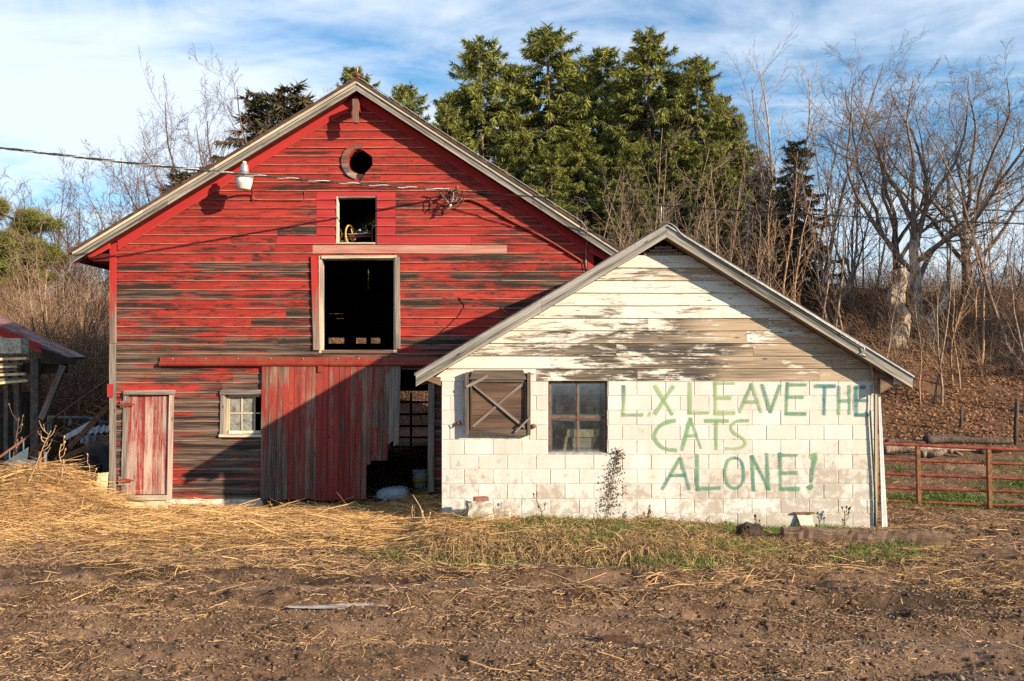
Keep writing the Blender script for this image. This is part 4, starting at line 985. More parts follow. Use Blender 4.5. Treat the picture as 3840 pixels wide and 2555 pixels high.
for (x, y0, y1, Y, r_, nm) in ((2210, 1003, 935, 20.0, .035, 'dark leaning fence post in front of the leafy bank'), (2337, 1005, 922, 19.0, .05, 'crooked fence post at the right edge by the leafy bank')):
    b = P(x, y0, Y); b.z = gz(b.x, b.y)-.1
    o = tube('fence_post', [b, P(x+2, (y0+y1)/2, Y), P(x+4, y1, Y)], [r_, r_*.95, r_*.8], M['darkbark'], None, 8); tag(o, nm, 'fence post')
fallen = [((2035, 1022), (2130, 1030), 18.3, .085, 'bark'), ((2040, 1004), (2150, 1014), 19.0, .05, 'darkbark'), ((2120, 1052), (2175, 1022), 18.2, .09, 'bark'), ((2065, 1033), (2300, 1042), 18.6, .05, 'palebark'), ((2130, 1008), (2330, 1040), 19.0, .10, 'darkbark'), ((2188, 1022), (2215, 1050), 18.2, .05, 'bark'), ((2260, 1052), (2320, 1030), 18.4, .06, 'darkbark')]
flab = ['grey log lying nearest the shed behind the red gate', 'long dark log at the foot of the bank beside the shed', 'short forked log tilted up behind the red gate', 'long thin pale log lying behind the gate top rail', 'dark log lying along the bank behind the gate', 'short crooked branch lying behind the gate', 'dark bent branch on the ground at the gate right part']
for ((xa, ya), (xb, yb), Y, r_, mt), lb in zip(fallen, flab):
    a, b = P(xa, ya, Y), P(xb, yb, Y)
    for p in (a, b): p.z = max(p.z*0.35 + .65*(gz(p.x, p.y)+r_), gz(p.x, p.y)+r_*.6)
    mid = a.lerp(b, .5)+Vector((0, R.uniform(-.15, .15), R.uniform(-.03, .05)))
    o = tube('fallen_log', smooth_path([a, a.lerp(mid, .5)+Vector((0,.06,.02)), mid, mid.lerp(b, .5)+Vector((0,-.05,0)), b], 4), np.linspace(r_, r_*.55, 17), M[mt], None, 8)
    tag(o, lb, 'log')

# ------------------------------------------------------------------ foreground: timber, rubble, weeds, ice
tb0, tb1 = P(1800, 1249, 11.3), P(2182, 1254, 11.1)
tb0.z = gz(tb0.x, tb0.y)+.07; tb1.z = gz(tb1.x, tb1.y)+.09
n = 34; vs, fs, uv = [], [], []
for i in range(n+1):
    f = i/n; c = tb0.lerp(tb1, f); c.z += .012*math.sin(f*9)
    for k, (dy, dz) in enumerate(((-.09, -.12), (-.10, .0), (-.085, .06), (.0, .075), (.08, .06), (.10, -.12))):
        j = 1-.25*(abs(i-n) < 1)
        vs.append(c+Vector((0, dy*j+R.uniform(-.013, .013), dz*j+R.uniform(-.013, .013)-.03*max(0, math.sin(f*23))*(k == 2)))); uv.append((f*3.2, k*.09))
for i in range(n):
    for k in range(6): fs.append((i*6+k, i*6+(k+1) % 6, (i+1)*6+(k+1) % 6, (i+1)*6+k))
fs += [(5,4,3,2,1,0), tuple(n*6+k for k in range(6))]
o = build('timber_beam', vs, fs, M['timber'], None, uv, [(0, .5)]*len(vs)); tag(o, 'old squared timber lying in the mud in front of the shed corner', 'timber')

def rubble(name, x, y, Y, sx, sy_, sz, mat, label, cat, rot=.1, seed=1, rnd=0.0):
    rr_ = random.Random(seed); c = P(x, y, Y); c.z = gz(c.x, c.y)
    vs = []
    N = 5
    fs = []
    me_v = {}
    def vid(i, j, k):
        if (i, j, k) in me_v: return me_v[(i, j, k)]
        p = Vector(((i/N-.5), (j/N-.5), (k/N)))
        e = sum(1 for q_ in (i, j, k) if q_ in (0, N))
        s = 1 - (.05 if e == 2 else .12 if e == 3 else 0)
        if rnd:
            q0 = Vector((p.x, p.y, p.z-.5)); ql = max(abs(q0.x), abs(q0.y), abs(q0.z)); s = (1-rnd) + rnd*ql/max(q0.length, 1e-6)
            s *= rr_.uniform(.82, 1.1)
        p = Vector((p.x*s, p.y*s, (p.z-.5)*s+.5)) + Vector((rr_.uniform(-.03, .03), rr_.uniform(-.03, .03), rr_.uniform(-.03, .03)))
        X, Yy = p.x*sx, p.y*sy_
        vs.append((c.x+X*math.cos(rot)-Yy*math.sin(rot), c.y+X*math.sin(rot)+Yy*math.cos(rot), c.z-.08*sz+p.z*sz)); me_v[(i, j, k)] = len(vs)-1
        return len(vs)-1
    for a in range(N):
        for b in range(N):
            fs += [(vid(a,0,b), vid(a+1,0,b), vid(a+1,0,b+1), vid(a,0,b+1)), (vid(a+1,N,b), vid(a,N,b), vid(a,N,b+1), vid(a+1,N,b+1)),
                   (vid(0,a+1,b), vid(0,a,b), vid(0,a,b+1), vid(0,a+1,b+1)), (vid(N,a,b), vid(N,a+1,b), vid(N,a+1,b+1), vid(N,a,b+1)),
                   (vid(a,b,N), vid(a+1,b,N), vid(a+1,b+1,N), vid(a,b+1,N)), (vid(a,b+1,0), vid(a+1,b+1,0), vid(a+1,b,0), vid(a,b,0))]
    o = build(name, vs, fs, mat, None); tag(o, label, cat); return o
rubble('concrete_lump', 1103, 1225, 11.75, .36, .30, .30, M['conc'], 'rough concrete lump in the grass at the shed left corner', 'concrete', .15, 3, .25)
rubble('concrete_block_piece', 1152, 1212, 11.95, .26, .16, .17, M['conc'], 'broken concrete block half buried right of the concrete lump', 'block', -.1, 4)
o = rubble('brick', 1107, 1190, 11.8, .20, .10, .06, M['brickred'], 'red brick resting on the concrete lump', 'brick', .2, 5); o.location.z += .29-.02
rubble('stone', 1062, 1211, 11.9, .30, .2, .10, M['conc'], 'flat stone in the weeds beside the shed corner', 'stone', .3, 6)
rubble('mud_lump', 1725, 1228, 11.3, .36, .3, .22, M['clod0'] if 'clod0' in M else simple('dark_earth_lump', (.06, .038, .026), .95, .4, 14, bstr=.9, bdist=.03), 'dark clump of earth and roots left of the timber beam', 'earth clump', .4, 7, .9)
rubble('clod', 2110, 1438, 7.75, .20, .14, .10, simple('brown_dung', (.07, .036, .022), .95, .4, 20, bstr=.9, bdist=.02), 'dark brown clod lying alone on the muddy ground at right', 'clod', .5, 8, .8)
rubble('bark_piece', 1420, 1490, 7.2, .26, .09, .06, simple('brown_bark_piece', (.10, .048, .028), .95, .4, 30, bstr=.9, bdist=.02), 'brown piece of bark lying in the muddy foreground', 'bark', .05, 9)

def puddle(x0, x1, yc, Y, dep, label):
    a, b = P(x0, yc, Y), P(x1, yc, Y); n = 18; vs = []; 
    for sgn in (-1, 1):
        for i in range(n+1):
            f = i/n; x = a.x+(b.x-a.x)*f; hw = dep*math.sqrt(max(0, 1-(2*f-1)**2))*(.7+.6*float(vn(f*7, sgn*3, 5)))
            vs.append((x, Y+sgn*hw))
    zs = np.percentile([gz(x, y) for x, y in vs] + [gz(a.x+(b.x-a.x)*f, Y) for f in np.linspace(0, 1, 12)], 80)+.006
    vv_ = [(x, y, zs) for x, y in vs]
    fs = [(i, i+1, n+2+i, n+1+i) for i in range(n)]
    o = build('puddle', vv_, fs, M['ice'], None); o['kind'] = 'structure'; o['label'] = label
puddle(655, 900, 1400, 8.22, .10, 'narrow frozen puddle in the rut')
puddle(575, 700, 1412, 8.06, .05, 'thin frozen puddle')
puddle(1180, 1300, 1350, 9.1, .06, 'small frozen puddle')

# dead creeper on the wall
cr = thing('dead_creeper', 'dead brown creeper clinging to the block wall below the shed window', 'creeper', P(1408, 1180, DS-.02))
cpts = [P(1398, 1195, DS-.02), P(1404, 1150, DS-.02), P(1410, 1110, DS-.02), P(1418, 1070, DS-.02), P(1424, 1035, DS-.02)]
tube('vine', smooth_path(cpts, 6), .004, M['leaf_dead'], cr, 5)
for i in range(7):
    p = cpts[R.randrange(1, 5)]; q_ = p+Vector((R.uniform(-.10, .10), 0, R.uniform(-.15, .12)))
    tube('tendril', smooth_path([p, p.lerp(q_, .5)+Vector((R.uniform(-.04, .04), 0, .03)), q_], 3), .0022, M['leaf_dead'], cr, 4)
for i in range(290):
    f = R.random()**.9; c = P(1400+22*f, 1185-150*f, DS-.02); wq = .075*(1-abs(f-.3)) + .02
    c += Vector((R.gauss(0, wq), R.uniform(-.025, .002), R.uniform(-.06, .06))); s_ = R.uniform(.008, .021)
    a_ = Vector((R.uniform(-1, 1), R.uniform(-.5, .5), R.uniform(-1, 1))).normalized(); b_ = a_.cross(Vector((R.uniform(-.4,.4), 1, R.uniform(-.4,.4)))).normalized()
    n_ = a_.cross(b_)*.004
    build('leaf', [c-a_*s_, c+b_*s_*.7+n_, c+a_*s_, c-b_*s_*.7+n_], [(0,1,2), (0,2,3)], M['leaf_dead'], cr)

# ------------------------------------------------------------------ doorway: bag, bucket, pen panel
bx = P(905, 1121, DB+.55); bx.z = gz(bx.x, bx.y)
vs, fs = [], []; nu, nv = 18, 10; W_, D_, H_ = .62, .42, .32
for j in range(nv+1):
    for i in range(nu):
        th = 2*math.pi*i/nu; ph = math.pi*j/nv
        sx = math.copysign(abs(math.cos(th))**.5, math.cos(th))*abs(math.sin(ph))**.45; sy_ = math.copysign(abs(math.sin(th))**.6, math.sin(th))*abs(math.sin(ph))**.45; sz = -math.copysign(abs(math.cos(ph))**.7, math.cos(ph))
        vs.append((bx.x+sx*W_/2*(1+.04*R.uniform(-1,1)), bx.y+sy_*D_/2, bx.z+.15+sz*H_/2*(1-.25*(sx if sx < 0 else 0)*-1)+R.uniform(-.008, .008)))
for j in range(nv):
    for i in range(nu): fs.append((j*nu+i, j*nu+(i+1) % nu, (j+1)*nu+(i+1) % nu, (j+1)*nu+i))
bag = thing('feed_bag', 'full white plastic bag lying just inside the barn doorway', 'bag', bx)
build('sack', vs, fs, M['whiteplastic'], bag, smooth=True)
for i, (o_, w_, mt) in enumerate(((-.22, .12, 'text'), (-.06, .07, 'redprint'), (.05, .11, 'text'), (.20, .05, 'redprint'))):
    yy = bx.y-D_/2-.012
    plank('print', (bx.x+o_-w_/2, yy, bx.z+.075), (bx.x+o_+w_/2, yy, bx.z+.075), (bx.x+o_-w_/2, yy+.004, bx.z+.115), (bx.x+o_+w_/2, yy+.004, bx.z+.115), (0,-1,0), .003, .003, M[mt], bag, 3, .006)
bk = P(967, 1100, DB+1.6); bk.z = gz(bk.x, bk.y)
bucket = thing('bucket', 'white bucket with yellow label standing inside the barn doorway', 'bucket', bk)
lathe('pail', [(.12, 0), (.14, .12), (.15, .33), (.158, .335), (.158, .35), (.14, .35)], bk, M['whiteplastic'], bucket, 18)
lathe('label_band', [(.1425, .10), (.149, .21)], bk, M['yellow'], bucket, 18)
tube('handle', [bk+Vector((.155*math.cos(t), -.02-.10*math.sin(t), .33-.02*math.sin(t))) for t in np.linspace(0, math.pi, 12)], .003, M['greymetal'], bucket, 5)
YP = YB-.6
pen = thing('pen_panel', 'dark tubular pen gate seen through the barn doorway', 'gate', P(945, 1045, YP))
for y in (926, 954, 981, 1007, 1029): tube('rail', [P(900, y, YP), P(996, y, YP)], .03, M['rust'], pen, 8)
for x in (902, 946, 994): tube('upright', [P(x, 1050, YP), P(x, 905, YP)], .03, M['rust'], pen, 8)

# inside the shed behind the glass: a pale board propped on a stick
ib = thing('propped_board', 'pale board propped up behind the lower shed window panes', 'board', P(1330, 1046, DS+.17))
ys_ = DS+.17
plank('board', P(1303, 1006, ys_), P(1375, 1006, ys_), P(1306, 988, ys_), P(1380, 988, ys_), (0,-1,0), .03, .03, M['board'], ib, 2)
plank('backing', P(1318, 1040, ys_+.01), P(1362, 1040, ys_+.01), P(1318, 1007, ys_+.01), P(1374, 1007, ys_+.01), (0,-1,0), .015, .015, M['cream'], ib, 2)
plank('prop', P(1294, 1046, ys_), P(1301, 1005, ys_), P(1301, 1046, ys_), P(1308, 1005, ys_), (0,-1,0), .03, .03, M['board'], ib, 2)
boxes('shelf', [(P(1255, 0, ys_).x, P(1405, 0, ys_).x, DS+.112, ys_+.3, P(0, 1052, ys_).z, P(0, 1046.5, ys_).z)], M['dark'], ib)

# ------------------------------------------------------------------ left side: open shelter, hay elevator, scrap
Yl = 19.0
M['redroof'] = simple('rusty_red_roof_sheet', (.30, .045, .03), .6, .4, 2.5, (.22, .21, .22))
M['greydark'] = simple('dark_weathered_post', (.10, .085, .075), .9, .4, 6)
sh = thing('pole_shelter', 'open pole shelter with red edged metal roof left of the barn', 'shelter', P(60, 1000, Yl))
def LP(x, y, dy=0): return P(x, y, Yl+dy)
for a, b, c, e in (((-60, 722), (90, 790), 0, 4), ):
    vs = [LP(-120, 692), LP(100, 793), LP(158, 822), LP(-120, 704), LP(95, 803), LP(154, 828)]
    far_ = [v+Vector((0, .8, .05)) for v in vs]; far_[2] = vs[2]+Vector((0, .8, .01)); far_[5] = vs[5]+Vector((0, .8, .01))
    build('roof', [vs[0], vs[2], far_[2], far_[0], vs[3], vs[5], far_[5], far_[3]], [(0,1,2,3),(7,6,5,4),(0,4,5,1),(1,5,6,2),(2,6,7,3),(3,7,4,0)], M['redroof'], sh)
plank('fascia', LP(-120, 724, -.04), LP(98, 812, -.04), LP(-120, 704, -.04), LP(92, 792, -.04), (0,-1,0), .03, .03, M['fresh'], sh, 4)
plank('fascia', LP(99, 838, -.03), LP(172, 838, -.03), LP(93, 800, -.03), LP(176, 830, -.03), (0,-1,0), .03, .03, M['darkbark'] if False else M['dark'], sh, 2)
boxes('header', [(LP(-140, 0).x, LP(66, 0).x, Yl-1.2, Yl-.9, LP(0, 818).z, LP(0, 786).z)], M['board'], sh)
boxes('header_end', [(LP(66.5, 0).x, LP(118, 0).x, Yl-1.18, Yl-.88, LP(0, 816).z, LP(0, 783).z)], M['conc'], sh)
boxes('tie_beam', [(LP(-140, 0).x, LP(140, 0).x, Yl+.15, Yl+.3, LP(0, 860).z, LP(0, 835).z)], M['dark'], sh)
for x, wq in ((83, 9), (42, 6), (18, 5), (-60, 8)):
    c = LP(x, 0, .1)
    boxes('post', [(c.x-wq*K*Yl/1, c.x+wq*K*Yl, Yl+.02, Yl+.14, gz(c.x, Yl)-.2, LP(0, 825).z)], M['greydark'], sh)
beam('brace', LP(96, 965, -.05), LP(146, 842, -.05), (1, 0, .4), .13, .08, M['greywood'], sh, 2)
boxes('wall_panel', [(LP(-140, 0).x, LP(60, 0).x, Yl+.4, Yl+.45, gz(LP(-20, 0).x, Yl)-.2, LP(0, 903).z)], M['dark'], sh)
for i in range(7):
    y = 822+i*9
    beam('stacked_board', LP(-90, y+R.uniform(6, 14), -1.3-.04*i), LP(R.uniform(35, 66), y+R.uniform(-2, 8), -1.15), (0, 0, 1), .05, .16, M['timber'] if i % 2 else M['board'], sh, 2)
Ye = 16.6
he = thing('hay_elevator', 'rusty hay elevator with blue legs sloping up behind the barn corner', 'elevator', P(60, 1090, Ye))
def EP(x, y, dy=0): return P(x, y, Ye+dy)
def rail_line(x0, y0, x1, y1, d0, d1, r_=.025, mt='rust'): tube('rail', [EP(x0, y0, d0), EP((x0+x1)/2, (y0+y1)/2, (d0+d1)/2), EP(x1, y1, d1)], r_, M[mt], he, 6)
rail_line(-20, 1066, 265, 862, -.5, 3.2); rail_line(-20, 1108, 275, 905, -.5, 3.2); rail_line(40, 1120, 275, 950, -.9, 2.8); rail_line(0, 1096, 275, 880, -.2, 3.4, .018)
for i in range(9):
    f = i/8*.93
    x = -10+275*f; ya = 1060-195*f; dd = -.5+3.6*f
    tube('strut', [EP(x, ya, dd), EP(x, ya+34, dd)], .014, M['blue'] if i < 6 else M['rust'], he, 6)
for i in range(16):
    f = i/15*.95; x = -10+272*f
    tube('slat', [EP(x, 1100-203*f, -.5+3.6*f), EP(x+26, 1108-203*f, -.9+3.5*f)], .014, M['rust'], he, 5)
boxes('drive_box', [(EP(38, 0, -.9).x, EP(74, 0, -.9).x, Ye-1.0, Ye-.8, EP(0, 1085).z, EP(0, 1048).z)], M['blue'], he)
plank('side_plate', EP(10, 1100, -1.0), EP(62, 1062, -1.0), EP(14, 1062, -1.0), EP(66, 1030, -1.0), (0,-1,0), .02, .02, M['blue'], he, 2)
plank('rust_plate', EP(-10, 1112, -1.1), EP(22, 1090, -1.1), EP(-4, 1076, -1.1), EP(28, 1060, -1.1), (0,-1,0), .02, .02, M['rust'], he, 2)
lathe('pulley', [(.02, -.03), (.16, -.03), (.16, -.015), (.14, 0), (.16, .015), (.16, .03), (.02, .03)], EP(36, 1078, -1.15), M['blue'], he, 18, (0, 1, 0))
lathe('motor', [(.08, 0), (.09, .03), (.09, .25), (.07, .3)], EP(66, 1082, -1.1), M['lens'], he, 14, (1, 0, 0))
for x in (92, 104): tube('leg', [EP(x, 1040, -.6), EP(x, 1092, -.6)], .03, M['blue'] if x > 100 else M['rust'], he, 6)
Yw = 18.2
wg = thing('blue_wagon_frame', 'blue steel machine frame standing in the shade behind the elevator', 'frame', P(180, 1040, Yw))
def WP(x, y, d_=0): return P(x, y, Yw+d_)
for a, b in (((110, 997), (165, 1000)), ((110, 960), (205, 962)), ((125, 1003), (195, 1003)), ((205, 962), (250, 975)), ((150, 1010), (165, 960)), ((205, 1005), (235, 975))): tube('tube', [WP(*a), WP(*b)], .03, M['blue'], wg, 6)
for x in (112, 163, 204): tube('upright', [WP(x, 1050), WP(x, 958)], .028, M['blue'], wg, 6)
plank('name_board', WP(152, 1004, -.06), WP(203, 985, -.06), WP(150, 982, -.06), WP(203, 965, -.06), (0,-1,0), .01, .01, M['dark'], wg, 1, 0)
FONT = {'D': [[(0,0),(0,2)],[(0,2),(.7,1.7),(1,1),(.7,.3),(0,0)]], 'A': [[(0,0),(.5,2),(1,0)],[(.2,.7),(.8,.7)]], 'L': [[(0,2),(0,0),(1,0)]], 'I': [[(.5,0),(.5,2)]], 'E': [[(1,2),(0,2),(0,0),(1,0)],[(0,1),(.8,1)]]}
txt = 'D ALLIED'
for i, ch in enumerate(txt):
    if ch == ' ': continue
    vs, fs = [], []
    for st_ in FONT[ch]:
        for a, b in zip(st_, st_[1:]):
            pa, pb = [WP(155+(i*6+c[0]*4), 996-i*2.25-c[1]*3.6-c[0]*1.5, -.08) for c in (a, b)]
            d_ = (pb-pa).normalized(); nrm = Vector((-d_.z, 0, d_.x))*.008; k = len(vs)
            for yy in (-.004, .004): vs += [pa-nrm+Vector((0,yy,0)), pb-nrm+Vector((0,yy,0)), pb+nrm+Vector((0,yy,0)), pa+nrm+Vector((0,yy,0))]
            fs += [(k,k+1,k+2,k+3),(k+7,k+6,k+5,k+4),(k,k+4,k+5,k+1),(k+1,k+5,k+6,k+2),(k+2,k+6,k+7,k+3),(k+3,k+7,k+4,k)]
    build('letter', vs, fs, M['blue'], wg)
labs = ['crumpled corrugated sheet on top of the scrap pile by the barn', 'corrugated metal sheet leaning in the scrap pile', 'lowest corrugated sheet in the scrap pile beside the tyre']
for i, (x0, x1, y0, y1, dz_) in enumerate(((196, 252, 985, 1000, .05), (185, 250, 1002, 1022, 0), (200, 250, 1020, 1034, -.05))):
    Yq = 17.6; vs, fs = [], []; n = 24
    for i_ in range(n+1):
        f = i_/n
        for s_ in (0, 1):
            p = P(x0+(x1-x0)*f, (y1 if s_ == 0 else y0) - 6*f*(i == 0), Yq+(.0 if s_ == 0 else .5)); p.z += .02*math.sin(f*n*1.1)
            vs += [p, p+Vector((0, 0, .006))]
    for i_ in range(n):
        k = i_*4; fs += [(k, k+4, k+6, k+2), (k+3, k+7, k+5, k+1), (k, k+1, k+5, k+4), (k+2, k+6, k+7, k+3)]
    o = build('corrugated_sheet', vs, fs, M['corr'], None); tag(o, labs[i], 'metal sheet')
for i, (a, b, lb) in enumerate((((150, 1008), (215, 972), 'pale scrap board resting on the scrap pile'), ((160, 1030), (250, 935), 'long dark pole leaning across the scrap pile to the barn'), ((130, 1060), (250, 1010), 'dark beam lying across the bottom of the scrap pile'))):
    o = beam('scrap_board', P(*a, 17.4-.1*i), P(*b, 17.5-.1*i), (0, 0, 1), .10, .05, M['greymetal'] if i == 0 else M['rust'], None, 2); tag(o, lb, 'board')
ty = P(228, 1057, 16.7); ty.z = gz(ty.x, ty.y)+.36
o = lathe('tyre', [(.20, -.09), (.34, -.10), (.38, -.07), (.385, 0), (.38, .07), (.34, .10), (.20, .09), (.19, 0), (.20, -.09)], ty, M['tyre'], None, 28, (.45, 1, .05)); tag(o, 'old black tyre standing in shade beside the barn corner', 'tyre')
b0 = P(222, 1147, DB-.25)
lb_ = plank('leaning_board', P(213, 1146, DB-.30), P(229, 1089, DB-.08), P(245, 1146, DB-.30), P(250, 1087, DB-.08), (0,-1,0), .03, .03, M['board'], None, 3, .004); tag(lb_, 'pale yellowish board leaning on the barn left corner', 'board')
o = beam('loose_plank', P(290, 1165, 14.7), P(385, 1168, 14.6), (0, .3, 1), .10, .03, M['board'], None, 4, .004); o.location.z += .02; tag(o, 'loose pale plank lying in front of the plank door', 'plank')
o = beam('loose_plank', P(283, 1152, 14.95), P(350, 1166, 14.8), (0, .5, 1), .09, .03, M['timber'], None, 4, .004); tag(o, 'brown loose plank propped against the door threshold', 'plank')
# ------------------------------------------------------------------ straw, grass, pebbles, clods, leaves
def ribbons(name, cx, cy, cz, ang, ln, wd, tilt, bend, tone, mat, seg=2, roll=None):
    """many thin curved blades as one mesh"""
    n = len(cx); d = np.stack([np.cos(ang)*np.cos(tilt), np.sin(ang)*np.cos(tilt), np.sin(tilt)], 1)
    sd = np.stack([-np.sin(ang), np.cos(ang), np.zeros(n)], 1)
    if roll is not None:
        up = np.cross(sd, d); sd = sd*np.cos(roll)[:, None] + up*np.sin(roll)[:, None]
    V = np.empty((n, seg+1, 2, 3)); c = np.stack([cx, cy, cz], 1)
    for i in range(seg+1):
        f = i/seg; p = c + d*(ln*f)[:, None]; p[:, 2] -= bend*ln*f*f
        w_ = wd*(1-.75*f*(seg > 2))
        V[:, i, 0] = p - sd*(w_/2)[:, None]; V[:, i, 1] = p + sd*(w_/2)[:, None]
    b = (np.arange(n)*(seg+1)*2)[:, None]; Fs = []
    for i in range(seg): Fs.append(np.concatenate([b+2*i, b+2*i+1, b+2*i+3, b+2*i+2], 1))
    F = np.stack(Fs, 1).reshape(-1, 4)
    o = build(name, V.reshape(-1, 3), F, mat, None, tone=np.repeat(tone, (seg+1)*2), loc=(0, 0, 0)); o['kind'] = 'stuff'; return o
def scatter(n, x0, x1, y0, y1, mask):
    x = NR.uniform(x0, x1, n*4); y = NR.uniform(y0, y1, n*4); m = mask(x, y); k = NR.random(n*4) < m
    return x[k][:n], y[k][:n]
def inview(x, y): return (np.abs(x) < .62*y+.3).astype(float)
def mound(x, y): return np.exp(-(((x+7.15)/.9)**2+((y-13.15)/.9)**2))
def notshed(x, y): return 1-((x > -1.0) & (x < 5.1) & (y > 12.22)).astype(float)
# long straw in front of the barn and on the mound
x, y = scatter(64000, -9.8, .6, 8.8, 16.5, lambda x, y: np.clip(straw_mask(x, y)**1.5+mound(x, y)*1.0, 0, 1)*inview(x, y)*notshed(x, y))
n = len(x); z = height(x, y)
ang = NR.normal(0, .55, n)+np.pi*NR.integers(0, 2, n); k = NR.random(n) < .25; ang[k] = NR.uniform(0, 6.28, k.sum())
o = ribbons('straw', x, y, z+.004+np.abs(NR.normal(0, .022, n)), ang, NR.gamma(3, .075, n)+.05, NR.uniform(.0035, .008, n), NR.normal(.05, .16, n), NR.uniform(0, .3, n), np.clip(NR.normal(.12, .24, n)+.85*fbm(x*1.2, y*2.0, 45)-.12*mound(x, y), 0, 1), M['straw'], 2, NR.uniform(-1.3, 1.3, n))
o['label'] = 'golden straw scattered in front of the barn'
# trampled chaff over the yard
def chaffm(x, y): return inview(x, y)*notshed(x, y)*np.clip(.08+1.3*sst(fbm(x*.8, y*2.6, 91), .40, .64), 0, 1)*(1-sst(y, 13, 15))*(1-.6*sst(x, 1.5, 4)*(1-sst(y, 7.6, 8.4))*sst(y, 6.6, 7.1))*(1-.5*sst(x, 2, 5)*sst(y, 9.5, 11))*(1-.7*track(x, y))
x, y = scatter(140000, -7, 8.5, 5.9, 14, chaffm); n = len(x); z = height(x, y)
o = ribbons('trampled_straw', x, y, z+.002+np.abs(NR.normal(0, .009, n)), NR.normal(0, .9, n)+np.pi*NR.integers(0, 2, n), NR.gamma(1.6, .020+.018*sst(y, 7.5, 9.5), n)+.010, NR.uniform(.0035, .0075, n), NR.normal(.08, .25, n), NR.uniform(0, .4, n), np.clip(NR.normal(.45, .27, n), 0, 1), M['chaff'], 1, NR.uniform(-1.2, 1.2, n))
o['label'] = 'trampled straw bits all over the mud'
x, y = scatter(4200, -5, 8.0, 6.0, 13.5, lambda x, y: chaffm(x, y)*(.12+.88*sst(y, 7.6, 9.4))); n = len(x); z = height(x, y)
o = ribbons('loose_straw', x, y, z+.012, NR.normal(0, .6, n)+np.pi*NR.integers(0, 2, n), NR.gamma(3, .06, n)+.05, NR.uniform(.004, .007, n), NR.normal(.06, .15, n), NR.uniform(0, .3, n), np.clip(NR.normal(.6, .2, n), 0, 1), M['straw'], 2, NR.uniform(-1.3, 1.3, n))
o['label'] = 'longer loose straws over the mud'
# dry grass on the bank along the shed
def bk(x, y): return np.clip(bank_mask(x, y)*(.5+1.0*(1-sst(x, 2.6, 4.2))), 0, 1)*inview(x, y)*notshed(x, y)*(1-.8*((np.abs(x+.42) < .30) & (np.abs(y-11.7) < .35)))
x, y = scatter(19000, -1.8, 5.9, 9.6, 12.25, bk); n = len(x); z = height(x, y)
o = ribbons('dry_grass', x, y, z-.01, NR.normal(-1.57, .75, n), NR.uniform(.16, .52, n)*(1-.4*sst(x, 2.5, 4)), NR.uniform(.006, .015, n), NR.uniform(.1, 1.0, n), NR.uniform(.4, 1.25, n), np.clip(NR.normal(.55, .26, n), 0, 1), M['drygrass'], 4, NR.normal(0, .6, n))
o['label'] = 'long dry grass drooping along the shed wall'
def grm(x, y):
    a = bank_mask(x, y)*sst(fbm(x*1.3, y*2, 97), .50, .62)*1.5
    b = ((x > 2.9) & (x < 4.6) & (y > 11.6) & (y < 12.22))*1.0 + np.exp(-(((x-1.9)/.35)**2+((y-9.9)/.25)**2))*.9 + np.exp(-(((x+.35)/.5)**2+((y-9.95)/.2)**2))*.5 + np.exp(-(((x+1.35)/.25)**2+((y-10.4)/.15)**2))*.5
    return np.clip(a*.45+b, 0, 1)*notshed(x, y)
x, y = scatter(24000, -2, 6, 9.3, 12.25, grm); n = len(x); z = height(x, y)
o = ribbons('green_grass', x, y, z-.01, NR.uniform(0, 6.28, n), NR.uniform(.07, .20, n), NR.uniform(.005, .010, n), NR.uniform(.6, 1.45, n), NR.uniform(.2, .7, n), np.clip(NR.normal(.5, .28, n), 0, 1), M['grass'], 4, NR.normal(0, .6, n))
o['label'] = 'short green grass at the foot of the shed'
def pgm(x, y): return np.clip(sst(fbm(x*.9, y*.9, 81), .40, .56), 0, 1)*inview(x, y)
x, y = scatter(15000, 5.2, 11, 14.2, 18, pgm); n = len(x); z = height(x, y)
o = ribbons('pasture_grass', x, y, z-.01, NR.uniform(0, 6.28, n), NR.uniform(.05, .15, n), NR.uniform(.008, .013, n), NR.uniform(.3, 1.3, n), NR.uniform(.2, .8, n), np.clip(NR.normal(.42, .3, n), 0, 1), M['grass'], 2, NR.normal(0, .6, n))
o['label'] = 'patchy green grass behind the red gate'
x, y = scatter(9000, 5.0, 11, 12.6, 18, inview); n = len(x); z = height(x, y)
o = ribbons('pasture_straw', x, y, z-.005, NR.uniform(0, 6.28, n), NR.uniform(.05, .16, n), NR.uniform(.006, .011, n), NR.uniform(.0, .7, n), NR.uniform(.2, .8, n), np.clip(NR.normal(.4, .3, n), 0, 1), M['drygrass'], 2, NR.normal(0, .6, n))
o['label'] = 'dead grass scraps around the red gate'

def chunks(name, x, y, r, tone, mat, label, flat=.6, sink=.3):
    """many small lumps as one mesh"""
    oct_ = np.array([(1,0,0),(.5,.87,.1),(-.5,.87,-.1),(-1,0,0),(-.5,-.87,.1),(.5,-.87,-.1),(0,0,1),(0,0,-1)], float)
    n = len(x); V = oct_[None]*(1+NR.normal(0, .22, (n, 8, 1)))*r[:, None, None]
    th = NR.uniform(0, 6.28, n); c, s = np.cos(th), np.sin(th)
    X = V[:,:,0]*c[:,None]-V[:,:,1]*s[:,None]*.75; Y = V[:,:,0]*s[:,None]+V[:,:,1]*c[:,None]*.75
    V = np.stack([X+x[:,None], Y+y[:,None], V[:,:,2]*flat+(height(x, y)+r*(flat-sink)*.5)[:,None]], -1)
    fb = np.array([(i, (i+1)%6, 6) for i in range(6)]+[((i+1)%6, i, 7) for i in range(6)])
    F = (fb[None]+(np.arange(n)*8)[:,None,None]).reshape(-1, 3)
    o = build(name, V.reshape(-1, 3), F, mat, None, tone=np.repeat(tone, 8), loc=(0,0,0)); o['kind'] = 'stuff'; o['label'] = label
